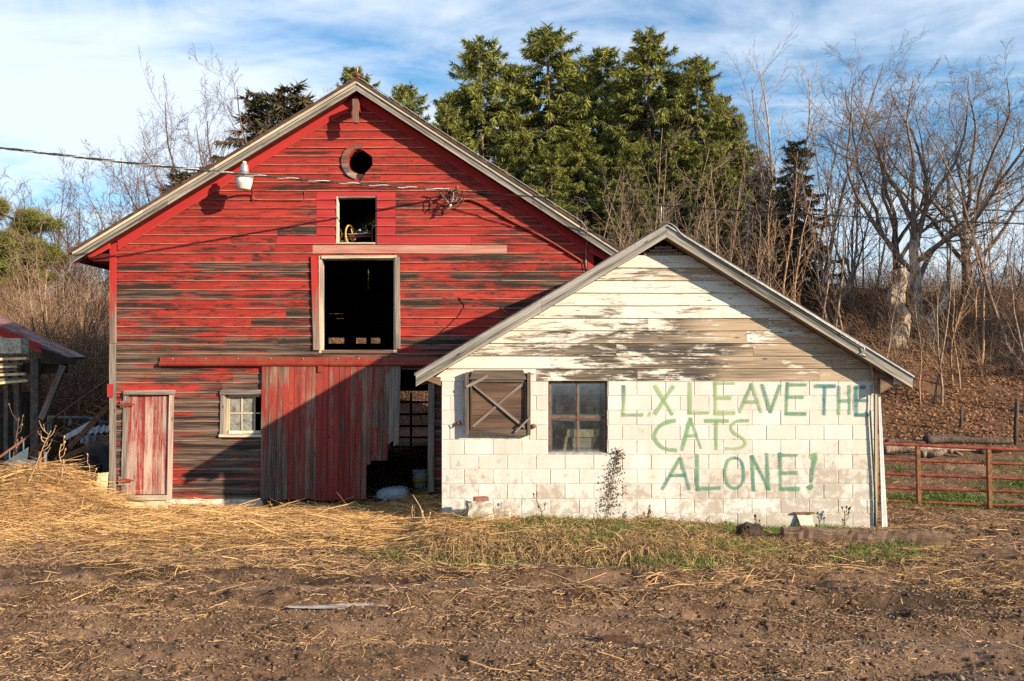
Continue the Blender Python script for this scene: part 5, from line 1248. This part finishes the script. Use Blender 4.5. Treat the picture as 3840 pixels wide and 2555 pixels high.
x, y = scatter(10000, -6, 8, 5.9, 12.5, lambda x, y: inview(x, y)*notshed(x, y)*(.25+.9*sst(fbm(x*.8, y*1.5, 66), .42, .62))*(1-.8*straw_mask(x, y))*(1-.85*track(x, y)))
chunks('mud_clods', x, y, NR.gamma(2.0, .0065, len(x))+.005, np.clip(NR.normal(.45, .25, len(x)), 0, 1), M['clod'], 'crumbly dark mud clods across the yard', .5, .3)
x, y = scatter(6500, -6, 8, 5.9, 9.5, lambda x, y: inview(x, y)*(.2+.9*sst(fbm(x*.9, y*1.7, 67), .48, .64))*(1-sst(y, 7.6, 9.3)*.8))
chunks('gravel', x, y, NR.gamma(2.5, .0033, len(x))+.004, np.clip(NR.normal(.5, .28, len(x)), 0, 1), M['pebble'], 'small gravel stones in the foreground mud', .6, .2)

# leaf litter on the bank
def leafm(x, y):
    ye = y-np.interp(x, [-14, -6, -1, 5.5, 8], [7, 7.5, 6.5, 1.5, 0]); return sst(ye, 18.3, 20)*(1-sst(ye, 30, 36))*(.35+.65*sst(fbm(x*.8, y*.8, 33), .35, .55))
xa, ya = scatter(58000, 5, 19, 17.5, 34, lambda x, y: leafm(x, y)*inview(x, y))
xb, yb = scatter(7000, -6, 3, 22, 32, lambda x, y: leafm(x, y))
x = np.concatenate([xa, xb]); y = np.concatenate([ya, yb]); n = len(x); z = height(x, y)
th = NR.uniform(0, 6.28, n); s = NR.uniform(.018, .045, n); nrm = NR.normal(0, .45, (n, 2))
V = []
for a_, b_ in ((1, 0), (.1, .6), (-1, 0), (-.1, -.6)):
    dx = (a_*np.cos(th)-b_*np.sin(th))*s; dy = (a_*np.sin(th)+b_*np.cos(th))*s
    slope = .33
    V.append(np.stack([x+dx, y+dy, z+.03+dy*slope+dx*nrm[:,0]+dy*nrm[:,1]], 1))
V = np.stack(V, 1)
o = build('leaf_litter', V.reshape(-1, 3), np.arange(n*4).reshape(-1, 4), M['litter'], None, tone=np.repeat(np.clip(NR.normal(.5, .3, n), 0, 1), 4), loc=(0,0,0)); o['kind'] = 'stuff'; o['label'] = 'fallen brown leaves on the bank'

# single weeds: dry stalks with seed heads
def weed(x, y, Y, hgt, label, nb=6, lean=0.1, seed=0, mat='drystalk', spread=.5):
    rw = random.Random(seed); b = P(x, y, Y); b.z = gz(b.x, b.y)-.03
    tw = thing('dry_weed', label, 'weed', b)
    tip = b+Vector((lean*hgt, rw.uniform(-.05, .05), hgt)); pts = smooth_path([b, b.lerp(tip, .35)+Vector((rw.uniform(-.03,.03), 0, 0)), b.lerp(tip, .7)+Vector((rw.uniform(-.03,.03),0,0)), tip], 4)
    tube('stem', pts, np.linspace(.008, .0045, len(pts)), M[mat], tw, 5)
    for i in range(nb):
        p = pts[int(len(pts)*rw.uniform(.3, .95))]; L_ = hgt*rw.uniform(.12, .32); sx = rw.choice((-1, 1))
        q_ = p+Vector((sx*L_*spread*rw.uniform(.5, 1.2), rw.uniform(-.4, .4)*L_, L_*rw.uniform(.4, 1)))
        br = tube('branch', smooth_path([p, p.lerp(q_, .5)+Vector((sx*.02, 0, -.01)), q_], 3), [.004]*6+[.003], M[mat], tw, 4)
        lathe('seed_head', [(.003, 0), (.011, .012), (.012, .03), (.003, .045)], q_, M[mat] if seed % 3 else M['leaf_dead'], tw, 6, (sx*.3, 0, 1))
M['drystalk'] = simple('dry_stalk', (.46, .29, .15), .8, .3, 20)
M['darkstalk'] = simple('dark_stalk', (.09, .055, .035), .85, .3, 20)
weed(205, 1145, 14.2, .62, 'pale forked dry weed between the straw mound and the barn', 7, .03, 1)
weed(140, 1110, 13.0, .55, 'tall dry weed on the right side of the straw mound', 5, -.03, 2, spread=.25)
weed(62, 1092, 12.7, .80, 'branching dry weed at the left edge behind the straw mound', 9, .45, 3)
weed(30, 1092, 12.9, .85, 'reddish dry weed furthest left above the straw mound', 6, .12, 4, 'twig')
weed(945, 1218, 12.4, .30, 'dry stalk in the straw left of the shed corner', 3, .08, 6)
weed(1000, 1245, 11.2, .50, 'leaning dry stalk at the shed left corner', 3, -.55, 7)
weed(1245, 1210, 11.9, .42, 'dark bare stalk below the shed window', 3, -.12, 8, 'darkstalk')
weed(1490, 1205, 12.0, .24, 'drooping dry weed under the word ALONE', 6, .05, 10, 'leaf_dead')
weed(1745, 1213, 12.0, .24, 'curled dead weed left of the vent flap', 5, -.12, 12, 'leaf_dead')
weed(1940, 1217, 12.05, .30, 'thin dark weed by the drain pipe at the shed corner', 6, .05, 13, 'darkstalk')
# ------------------------------------------------------------------ trees
class Wood:
    def __init__(s, seed): s.r = np.random.default_rng(seed); s.V = []; s.F = []; s.n = 0
    def add(s, pts, rad, sides):
        V, F = tube_arrays(pts, rad, sides); s.V.append(V); s.F.append(F+s.n); s.n += len(V)
    def obj(s, name, mat, parent, loc): return build(name, np.concatenate(s.V)+np.asarray(loc), np.concatenate(s.F), mat, parent, loc=loc, smooth=True)
def unit(v): return v/(np.linalg.norm(v)+1e-9)
def grow(W, p, d, L, r0, lev, spec, tips=None):
    """one branch and, below it, its side branches"""
    sp = spec[lev]; r = W.r; n = sp['seg']; pts = [p]; dirs = [d]
    for i in range(n):
        d = unit(d + r.normal(0, sp['wig'], 3) + np.array([0, 0, sp['up']])); p = p+d*L/n; pts.append(p); dirs.append(d)
    pts = np.array(pts); rad = np.linspace(r0, max(r0*sp['tap'], .0035), n+1)
    W.add(pts, rad, sp['sides'])
    if lev+1 < len(spec):
        nx_ = spec[lev+1]; k = max(1, int(nx_['num']*r.uniform(.75, 1.25)))
        for j in range(k):
            f = sp['from']+(1-sp['from'])*((j+r.random())/k); i = min(int(f*n), n-1); q = pts[i]+(pts[i+1]-pts[i])*(f*n-i)
            dd = dirs[i]; ax = unit(np.cross(dd, r.normal(0, 1, 3))); a = nx_['ang']*r.uniform(.7, 1.3)
            nd = unit(dd*math.cos(a)+ax*math.sin(a)); rr_ = (r0+(rad[-1]-r0)*f)*nx_['rr']
            grow(W, q, nd, L*nx_['len']*r.uniform(.6, 1.2)*(1-.45*f*nx_.get('fall', 1)), max(rr_, .004), lev+1, spec)
def sp_(num, ln, ang, seg, wig, up, tap, sides, frm=.25, rr=.55, fall=1): return dict(num=num, len=ln, ang=ang, seg=seg, wig=wig, up=up, tap=tap, sides=sides, rr=rr, fall=fall, **{'from': frm})
def bare_tree(name, label, x, Y, ytop, stems, spec, seed, r0, mat='bark', tmat=None, group=None, trunk=None, spread=.3, cat='tree'):
    b = P(x, 850, Y); b.z = gz(b.x, b.y)-.15; top = P(x, ytop, Y).z
    t_ = thing(name, label, cat, b, group); hgt = top-b.z; W = Wood(seed); Tk = Wood(seed+1)
    if trunk:
        tl = hgt*trunk; pts = [np.array([0, 0, 0.]), np.array([.03, 0, tl*.5]), np.array([.0, .02, tl])]; Tk.add([pts[0], pts[0]*.5+pts[1]*.5+[.04, 0, 0], pts[1], pts[1]*.5+pts[2]*.5-[.05, 0, 0], pts[2]], np.array([1.7, 1.25, 1.1, .9, .62])*r0*1.25, 10)
        st = [np.array([0, 0, tl*(.42+.56*i/max(1, stems-1))]) for i in range(stems)]
        bb = Tk.obj('trunk', M[tmat or mat], t_, b)
    else: tl = 0; st = [np.array([W.r.normal(0, .12), W.r.normal(0, .12), 0]) for _ in range(stems)]
    for i in range(stems):
        a = 2.4*i+W.r.random()*.7
        sq = spread*(1.35-.75*i/max(1, stems-1)) if trunk else spread
        d = unit(np.array([math.cos(a)*sq, math.sin(a)*sq*.8, 1.0]))
        grow(W, st[i], d, (hgt-st[i][2])*W.r.uniform(.80, 1.04), r0*(.75 if stems > 1 else 1), 0, spec)
    W.obj('crown' if trunk else 'stems', M[mat], t_, b); return t_
SP_BIG = [sp_(0, 1, 0, 11, .13, .06, .15, 7, .10), sp_(11, .46, .75, 7, .15, .07, .25, 4, .10, .40), sp_(9, .50, .65, 5, .18, .08, .35, 3, .10, .5), sp_(8, .5, .65, 2, .2, .06, .5, 3, .1, .6)]
SP_MED = [sp_(0, 1, 0, 9, .07, .05, .2, 6, .22), sp_(12, .42, .6, 6, .12, .08, .3, 4, .2, .5), sp_(8, .5, .6, 4, .16, .05, .4, 3, .15, .55), sp_(4, .5, .6, 3, .18, .03, .5, 3, .1, .6)]
SP_SAP = [sp_(0, 1, 0, 8, .07, .04, .2, 5, .2), sp_(10, .36, .65, 4, .13, .06, .35, 3, .2, .5), sp_(6, .5, .6, 3, .18, .03, .5, 3, .1, .6)]
SP_BRA = [sp_(0, 1, 0, 9, .16, -.04, .3, 4, .1), sp_(9, .4, .7, 5, .2, -.01, .4, 3, .1, .6), sp_(5, .45, .7, 3, .22, 0, .5, 3, .1, .7)]

# two big gnarled trees at the right with a broken pale trunk between them
bare_tree('bare_tree', 'big bare many stemmed tree with pale gnarled trunk at the right', 2105, 27.5, 138, 7, SP_BIG, 101, .12, 'bark', 'palebark', trunk=.40, spread=.75)
bare_tree('bare_tree', 'tall spreading bare tree at the right edge of the photo', 2222, 29.5, 145, 8, SP_BIG, 111, .105, 'bark', 'bark', trunk=.38, spread=.75)
bare_tree('bare_tree', 'bare tree with forked dark stems left of the gnarled trunk', 2062, 31, 190, 5, SP_BIG, 121, .10, 'darkbark', 'darkbark', trunk=.35, spread=.65)
def rough_stub(x, y0, y1, Y, r_, label, lean, seed):
    rs = np.random.default_rng(seed); b = P(x, y0, Y); b.z = gz(b.x, b.y)-.2; tp = P(x+lean, y1, Y); n = 16; pts = [b.lerp(tp, i/n)+Vector((.10*math.sin(i*.8+seed), .06*math.cos(i), 0)) for i in range(n+1)]
    V, F = tube_arrays([tuple(p) for p in pts], np.linspace(r_*1.25, r_*.75, n+1), 12); V = V+rs.normal(0, r_*.10, V.shape)
    fs = [tuple(f) for f in F.tolist()]+[tuple(range(len(V)-12, len(V)))]
    o = build('broken_trunk', V, fs, M['palebark'], None); tag(o, label, 'trunk')
rough_stub(2072, 950, 622, 25.5, .25, 'broken pale trunk stub standing right of the shed roof', -6, 3)
rough_stub(2125, 900, 650, 26.0, .13, 'slanting pale trunk leaning right beside the broken stub', 60, 5)
# slim trees in the middle right
for i, (x, Y, yt, sd, mt, lb) in enumerate(((1790, 33, 118, 131, 'palebark', 'tall pale bare tree rising right of the spruces'), (1865, 30, 165, 133, 'bark', 'slim bare tree behind the shed roof right slope'), (1725, 31, 385, 135, 'palebark', 'pale bare tree with fan of stems behind the shed ridge'), (1925, 28, 300, 137, 'bark', 'reddish bare tree right of the dark spruce'), (2335, 24, 245, 139, 'bark', 'bare tree cut by the right edge of the photo'))):
    bare_tree('bare_tree', lb, x, Y, yt, 3 if i in (1, 2) else 2, SP_MED, sd, .085 if i else .12, mt, mt, trunk=.16 if i == 0 else None, spread=.28)
# trees at the left
bare_tree('bare_tree', 'wide bare tree rising behind the barn left roof slope', 560, 34, 212, 7, SP_BIG, 151, .13, 'twig', 'bark', trunk=.2, spread=.75)
bare_tree('bare_tree', 'brushy reddish bare tree left of the barn roof', 360, 31, 330, 7, SP_BIG, 153, .08, 'twig', None, spread=.7)
bare_tree('bare_tree', 'thin bare tree with vertical stems at the upper left', 60, 36, 428, 4, SP_MED, 155, .10, 'twig', None, spread=.35)
bare_tree('bare_tree', 'thin bare tree beside the left pine', 135, 38, 462, 4, SP_MED, 157, .10, 'twig', None, spread=.45)
bare_tree('bare_tree', 'reddish bushy bare tree between pine and barn', 200, 30, 490, 7, SP_BIG, 159, .06, 'twig', None, spread=.65)

bare_tree('bare_tree', 'low brushy bare tree against the barn left eave', 285, 29.5, 400, 6, SP_BIG, 161, .06, 'twig', None, spread=.7)
bare_tree('bare_tree', 'bare tree with many twigs left of the dark spruces', 480, 33, 260, 7, SP_BIG, 163, .10, 'twig', 'bark', trunk=.2, spread=.6)
# saplings on the bank and behind the roofs: a few kinds, many copies
protos = []
for k in range(5):
    W = Wood(200+k); ns = 1 + (k % 3)
    for i in range(ns):
        d_ = unit(np.array([W.r.normal(0, .12), W.r.normal(0, .12), 1.])); grow(W, np.array([W.r.normal(0, .1), W.r.normal(0, .1), -.1]), d_, 4.2*W.r.uniform(.8, 1.1), .032, 0, SP_SAP)
    protos.append((np.concatenate(W.V), np.concatenate(W.F)))
pmesh = []
for k, (V, F) in enumerate(protos):
    o = build('sapling', V, F, M['brush'] if k % 2 else M['sapbark'], None, loc=(0, 0, 0), smooth=True)
    pmesh.append(o.data); bpy.data.objects.remove(o)
def sapling(x, Y, sc, k, label, group, rot):
    b = P(x, 850, Y); o = bpy.data.objects.new('sapling', pmesh[k % 5]); b.z = gz(b.x, b.y)-.05
    link(o, b, None); o.rotation_euler = (R.uniform(-.1, .1), R.uniform(-.12, .12), rot); o.scale = (sc*R.uniform(.85, 1.15),)*2+(sc,); tag(o, label, 'sapling', group)
zones = [('bare sapling among the leaves on the bank right of the shed', 'saplings on the leafy bank', 15, (2050, 2380), (20.5, 28), (.55, 1.25)),
         ('bare sapling in the thicket behind the shed roof right slope', 'saplings behind the right roof slope', 20, (1640, 2040), (22, 33), (.8, 1.5)),
         ('bare sapling in the thicket below the tall spruces behind the roofs', 'saplings below the spruces', 20, (1150, 1640), (26, 34), (.9, 1.6)),
         ('bare sapling in the thicket left of the barn', 'saplings left of the barn', 34, (-40, 262), (21, 30), (.7, 1.4)),
         ('bare sapling behind the left slope of the barn roof', 'saplings behind the left barn roof', 12, (250, 700), (28, 33), (1.1, 1.6))]
for lb, gp, num, (xa_, xb_), (Ya, Yb_), (s0, s1) in zones:
    for i in range(num):
        sapling(xa_+(xb_-xa_)*(i+R.random())/num, R.uniform(Ya, Yb_), R.uniform(s0, s1), R.randrange(5), lb, gp, R.uniform(0, 6.28))

# tangled undergrowth
def brushmass(name, label, n, xr, Yr, hr, seed, mat, wd=(.008, .02)):
    r = np.random.default_rng(seed); Y = r.uniform(*Yr, n); x = (r.uniform(*xr, n)-1178.5)*K*Y; z = height(x, Y)
    L = r.uniform(*hr, n); a = r.uniform(0, 6.28, n); out = r.uniform(.15, .9, n); seg = 4; w_ = r.uniform(*wd, n)
    V = np.empty((n, seg+1, 3, 3)); p = np.stack([x, Y, z-.05], 1); el = r.uniform(.9, 1.5, n); bend = r.uniform(.1, .55, n)
    az = a.copy()
    for i in range(seg+1):
        rad = w_*(1-.75*i/seg)/2
        for k in range(3):
            th = 2.094*k
            V[:, i, k] = p+np.stack([np.cos(th)*rad*np.sin(az), np.cos(th)*rad*-np.cos(az), np.sin(th)*rad], 1)+np.stack([np.sin(th)*rad*.5, 0*rad, 0*rad], 1)
        d_ = np.stack([np.cos(el)*np.cos(az), np.cos(el)*np.sin(az), np.sin(el)], 1); p = p+d_*(L/seg)[:, None]
        el = el-bend*r.uniform(.3, 1.5, n); az = az+r.normal(0, .45, n)
    b = (np.arange(n)*(seg+1)*3)[:, None]; Fs = []
    for i in range(seg):
        for k in range(3): k2 = (k+1) % 3; Fs.append(np.concatenate([b+i*3+k, b+i*3+k2, b+i*3+3+k2, b+i*3+3+k], 1))
    o = build(name, V.reshape(-1, 3), np.stack(Fs, 1).reshape(-1, 4), mat, None, loc=(0,0,0)); o['kind'] = 'stuff'; o['label'] = label
brushmass('undergrowth', 'tangled bare brush left of the barn', 9500, (-60, 275), (21.5, 33), (1.6, 5.6), 1, M['brush'], (.010, .026))
brushmass('undergrowth', 'tangled bare brush on the bank at the right', 3000, (1900, 2420), (23, 33), (.5, 1.7), 2, M['brush'], (.007, .016))
brushmass('undergrowth', 'tangled bare brush along the top of the bank', 3000, (1600, 2420), (28, 36), (.8, 2.4), 3, M['twig'])
brushmass('undergrowth', 'tangled bare brush behind the barn roofs', 2600, (250, 1700), (27, 34), (1.5, 4.0), 4, M['brush'])

# spruces
def spruce_mesh(seed, Hh, Rr, dark=False, dens=1.0):
    r = np.random.default_rng(seed); Tk = Wood(seed)
    Tk.add(np.array([[0, 0, -.3], [.04, 0, Hh*.3], [0, .03, Hh*.65], [0, 0, Hh*.98]]), np.array([.24, .19, .11, .02]), 8)
    C, D, Ls, tn = [], [], [], []
    z = Hh*.10
    while z < Hh*.985:
        f = z/Hh; nb = r.integers(5, 8); a0 = r.uniform(0, 6.28)
        for j in range(nb):
            a = a0+6.283*j/nb+r.normal(0, .22); L = Rr*((1-f)**.60+.03)*r.uniform(.45, 1.22)*(1 if f > .16 else .8); n = 7; p = np.array([0, 0, z+r.normal(0, .06)])
            up = .35 if f > .85 else r.uniform(-.12, .12); pts = [p]
            for i in range(n):
                t_ = i/n; d_ = unit(np.array([math.cos(a), math.sin(a), up-.55*math.sin(t_*3.1)+.75*t_*t_])); p = p+d_*L/n; pts.append(p)
            pts = np.array(pts); Tk.add(pts, np.linspace(.035*(1.1-f), .006, n+1), 3)
            m_ = int((36+80*L)*dens); t_ = r.uniform(.12, 1.0, m_)**.8; i_ = np.minimum((t_*n).astype(int), n-1); q = pts[i_]+(pts[i_+1]-pts[i_])*(t_*n-i_)[:, None]
            side = np.array([-math.sin(a), math.cos(a), 0]); outw = np.array([math.cos(a), math.sin(a), 0]); sg = r.choice([-1, 1], m_)[:, None]
            dr_ = side*sg*r.uniform(.2, .9, (m_, 1))+outw*r.uniform(.1, .7, (m_, 1))+np.array([0, 0, 1])*r.uniform(-1.7 if f < .8 else -.8, -.15 if f < .8 else .5, (m_, 1))
            dr_ /= np.linalg.norm(dr_, axis=1)[:, None]
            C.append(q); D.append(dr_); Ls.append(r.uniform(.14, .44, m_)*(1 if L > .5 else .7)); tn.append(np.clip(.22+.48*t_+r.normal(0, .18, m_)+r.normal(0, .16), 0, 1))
        z += r.uniform(.20, .32)
    C = np.concatenate(C); D = np.concatenate(D); Ls = np.concatenate(Ls); tn = np.concatenate(tn); m_ = len(C)
    sd = np.cross(D, r.normal(0, 1, (m_, 3))); sd /= np.linalg.norm(sd, axis=1)[:, None]; w_ = (r.uniform(.013, .032, m_))[:, None]
    tip = C+D*Ls[:, None]; mid = C+D*(Ls*.45)[:, None]; mid2 = mid+np.array([0, 0, -.02])
    V = np.stack([C-sd*w_*.4, C+sd*w_*.4, mid2+sd*w_, tip, mid2-sd*w_], 1).reshape(-1, 3)
    b = (np.arange(m_)*5)[:, None]; F = np.concatenate([np.concatenate([b, b+1, b+2], 1), np.concatenate([b, b+2, b+4], 1), np.concatenate([b+4, b+2, b+3], 1)], 0)
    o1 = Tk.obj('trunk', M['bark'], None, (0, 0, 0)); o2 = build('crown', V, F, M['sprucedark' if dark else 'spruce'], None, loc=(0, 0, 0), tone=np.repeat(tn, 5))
    ms = (o1.data, o2.data); bpy.data.objects.remove(o1); bpy.data.objects.remove(o2); return ms
SPM = [spruce_mesh(301, 13, 4.8), spruce_mesh(302, 13, 5.2), spruce_mesh(303, 13, 4.4), spruce_mesh(304, 9, 2.7, True, .8)]
def spruce(x, Y, ytop, k, wid, label, group=None):
    b = P(x, 850, Y); b.z = gz(b.x, b.y); hh = P(x, ytop, Y).z-b.z; base_h = 13 if k < 3 else 9
    t_ = thing('spruce_tree', label, 'spruce', b, group)
    s = hh/base_h; t_.scale = (s*wid, s*wid, s); t_.rotation_euler[2] = R.uniform(0, 6.28)
    for nm, me in zip(('trunk', 'crown'), SPM[k]):
        o = bpy.data.objects.new(nm, me); COL.objects.link(o); o.parent = t_
for a in ((1107, 40, 82, 0, .95, 'tall spruce nearest the barn roof on the left of the spruce row'), (1262, 42, 64, 1, 1.05, 'broad tall spruce in the middle of the spruce row'), (1385, 44, 106, 2, .95, 'narrower spruce between the two tallest ones'), (1493, 41, 68, 0, 1.0, 'tallest pointed spruce right of centre in the row'), (1605, 40, 130, 1, .85, 'spruce with a thin top at the right of the row'), (1690, 39, 262, 2, .85, 'lower spruce at the right end of the row'), (1200, 38, 300, 2, .8, 'low spruce in front of the tall row above the barn eave'), (1335, 38, 290, 0, .9, 'low spruce in front of the row above the shed ridge'), (1560, 37.5, 300, 1, .9, 'low spruce in front of the row right of the shed ridge'),
          (935, 39, 194, 1, .85, 'shorter spruce just right of the barn ridge'), (1030, 38, 240, 0, .9, 'low spruce half hidden by the barn right roof slope'), (818, 42, 152, 2, .9, 'spruce tip showing behind the barn ridge'),
          (1185, 46, 150, 2, .9, 'spruce filling the gap between the first two tall spruces'), (1330, 47, 135, 0, .9, 'spruce partly hidden between the broad and the narrow spruce'), (1440, 47, 150, 1, .85, 'spruce tip left of the tallest spruce'), (1555, 46, 165, 2, .9, 'spruce between the tallest and the thin topped spruce'), (1660, 43, 215, 0, .8, 'spruce at the right shoulder of the row'), (1055, 44, 205, 1, .8, 'spruce behind the left end of the row'), (1640, 37, 330, 1, .95, 'low bushy spruce in front right of the row'), (1725, 38, 330, 0, .9, 'low spruce at the far right skirt of the row'), (1450, 36.5, 330, 2, 1.0, 'low bushy spruce just above the shed ridge'), (1270, 37, 330, 1, .95, 'low bushy spruce above the barn right eave')): spruce(*a)
for a in ((600, 36, 205, 3, 1.25, 'dark spruce behind the bare tree at the barn left slope'), (668, 35, 188, 3, 1.2, 'dark pointed spruce nearest the barn left slope'), (1830, 30, 318, 3, 1.0, 'dark thin spruce among bare trees on the right'), (420, 31, 385, 3, 1.3, 'dark bushy evergreen hidden behind the barn eave'), (1760, 35, 380, 3, 1.2, 'dark low spruce at the right foot of the spruce row')): spruce(*a)

# the stand right of the picture that shades the bank
for (x_, y_, hh, k) in ((24.5, 18, 12, 1), (22, 21, 12, 0), (30, 15, 12, 2)):
    b = Vector((x_, y_, gz(x_, y_))); t_ = thing('spruce_tree', 'spruce standing outside the picture on the right', 'spruce', b, 'spruces right of the picture'); s_ = hh/13; t_.scale = (s_*.9, s_*.9, s_)
    for nm, me in zip(('trunk', 'crown'), SPM[k]):
        o = bpy.data.objects.new(nm, me); COL.objects.link(o); o.parent = t_
# pine at the left edge: flat tufted layers
def pine(x, Y, layers, label, seed):
    r = np.random.default_rng(seed); b = P(x, 850, Y); b.z = gz(b.x, b.y)-.2; t_ = thing('pine_tree', label, 'pine', b); W = Wood(seed); tp = P(x, layers[0][1], Y)-b
    W.add(np.array([[0, 0, 0], [.1, 0, tp.z*.4], [-.1, 0, tp.z*.75], [tp.x*.5, 0, tp.z]]), np.array([.2, .17, .12, .04]), 8); C, D, tn = [], [], []
    for (lx, ly, w_, h_) in layers:
        c = P(lx, ly, Y)-b; s = K*Y; W.add(np.array([[0, 0, max(.5, c.z-.8)], [c.x*.5, 0, c.z-.35], [c.x, 0, c.z]]), np.array([.06, .045, .02]), 4)
        for q in range(int(w_*h_/13)):
            v = r.normal(0, 1, 3); v /= np.linalg.norm(v); v *= r.random()**.6*r.uniform(.7, 1.35); cc = np.array([c.x+v[0]*w_*s/2, v[1]*w_*s/2, c.z+v[2]*h_*s/2]); m_ = 34
            dd = r.normal(0, 1, (m_, 3)); dd[:, 2] += .4; dd /= np.linalg.norm(dd, axis=1)[:, None]; C.append(cc+dd*r.uniform(0, .10, (m_, 1))); D.append(dd); tn.append(np.clip(r.normal(.55+.3*v[2], .15, m_), 0, 1))
    C = np.concatenate(C); D = np.concatenate(D); tn = np.concatenate(tn); m_ = len(C); sd = np.cross(D, r.normal(0, 1, (m_, 3))); sd /= np.linalg.norm(sd, axis=1)[:, None]
    V = np.stack([C-sd*.012, C+sd*.012, C+D*r.uniform(.14, .30, (m_, 1))], 1).reshape(-1, 3)+np.array(b)
    W.obj('trunk', M['bark'], t_, b); build('crown', V, np.arange(m_*3).reshape(-1, 3), M['spruce'], t_, tone=np.repeat(tn, 3), loc=tuple(b))
pine(70, 29, [(70, 500, 60, 16), (95, 516, 90, 14), (60, 526, 60, 16), (20, 552, 110, 22), (62, 572, 120, 20), (15, 590, 90, 22), (80, 600, 110, 18), (30, 622, 110, 22), (90, 640, 80, 16), (20, 655, 90, 20), (-10, 480, 40, 40), (125, 590, 50, 14)], 'green pine with flat tufted layers at the left edge', 401)
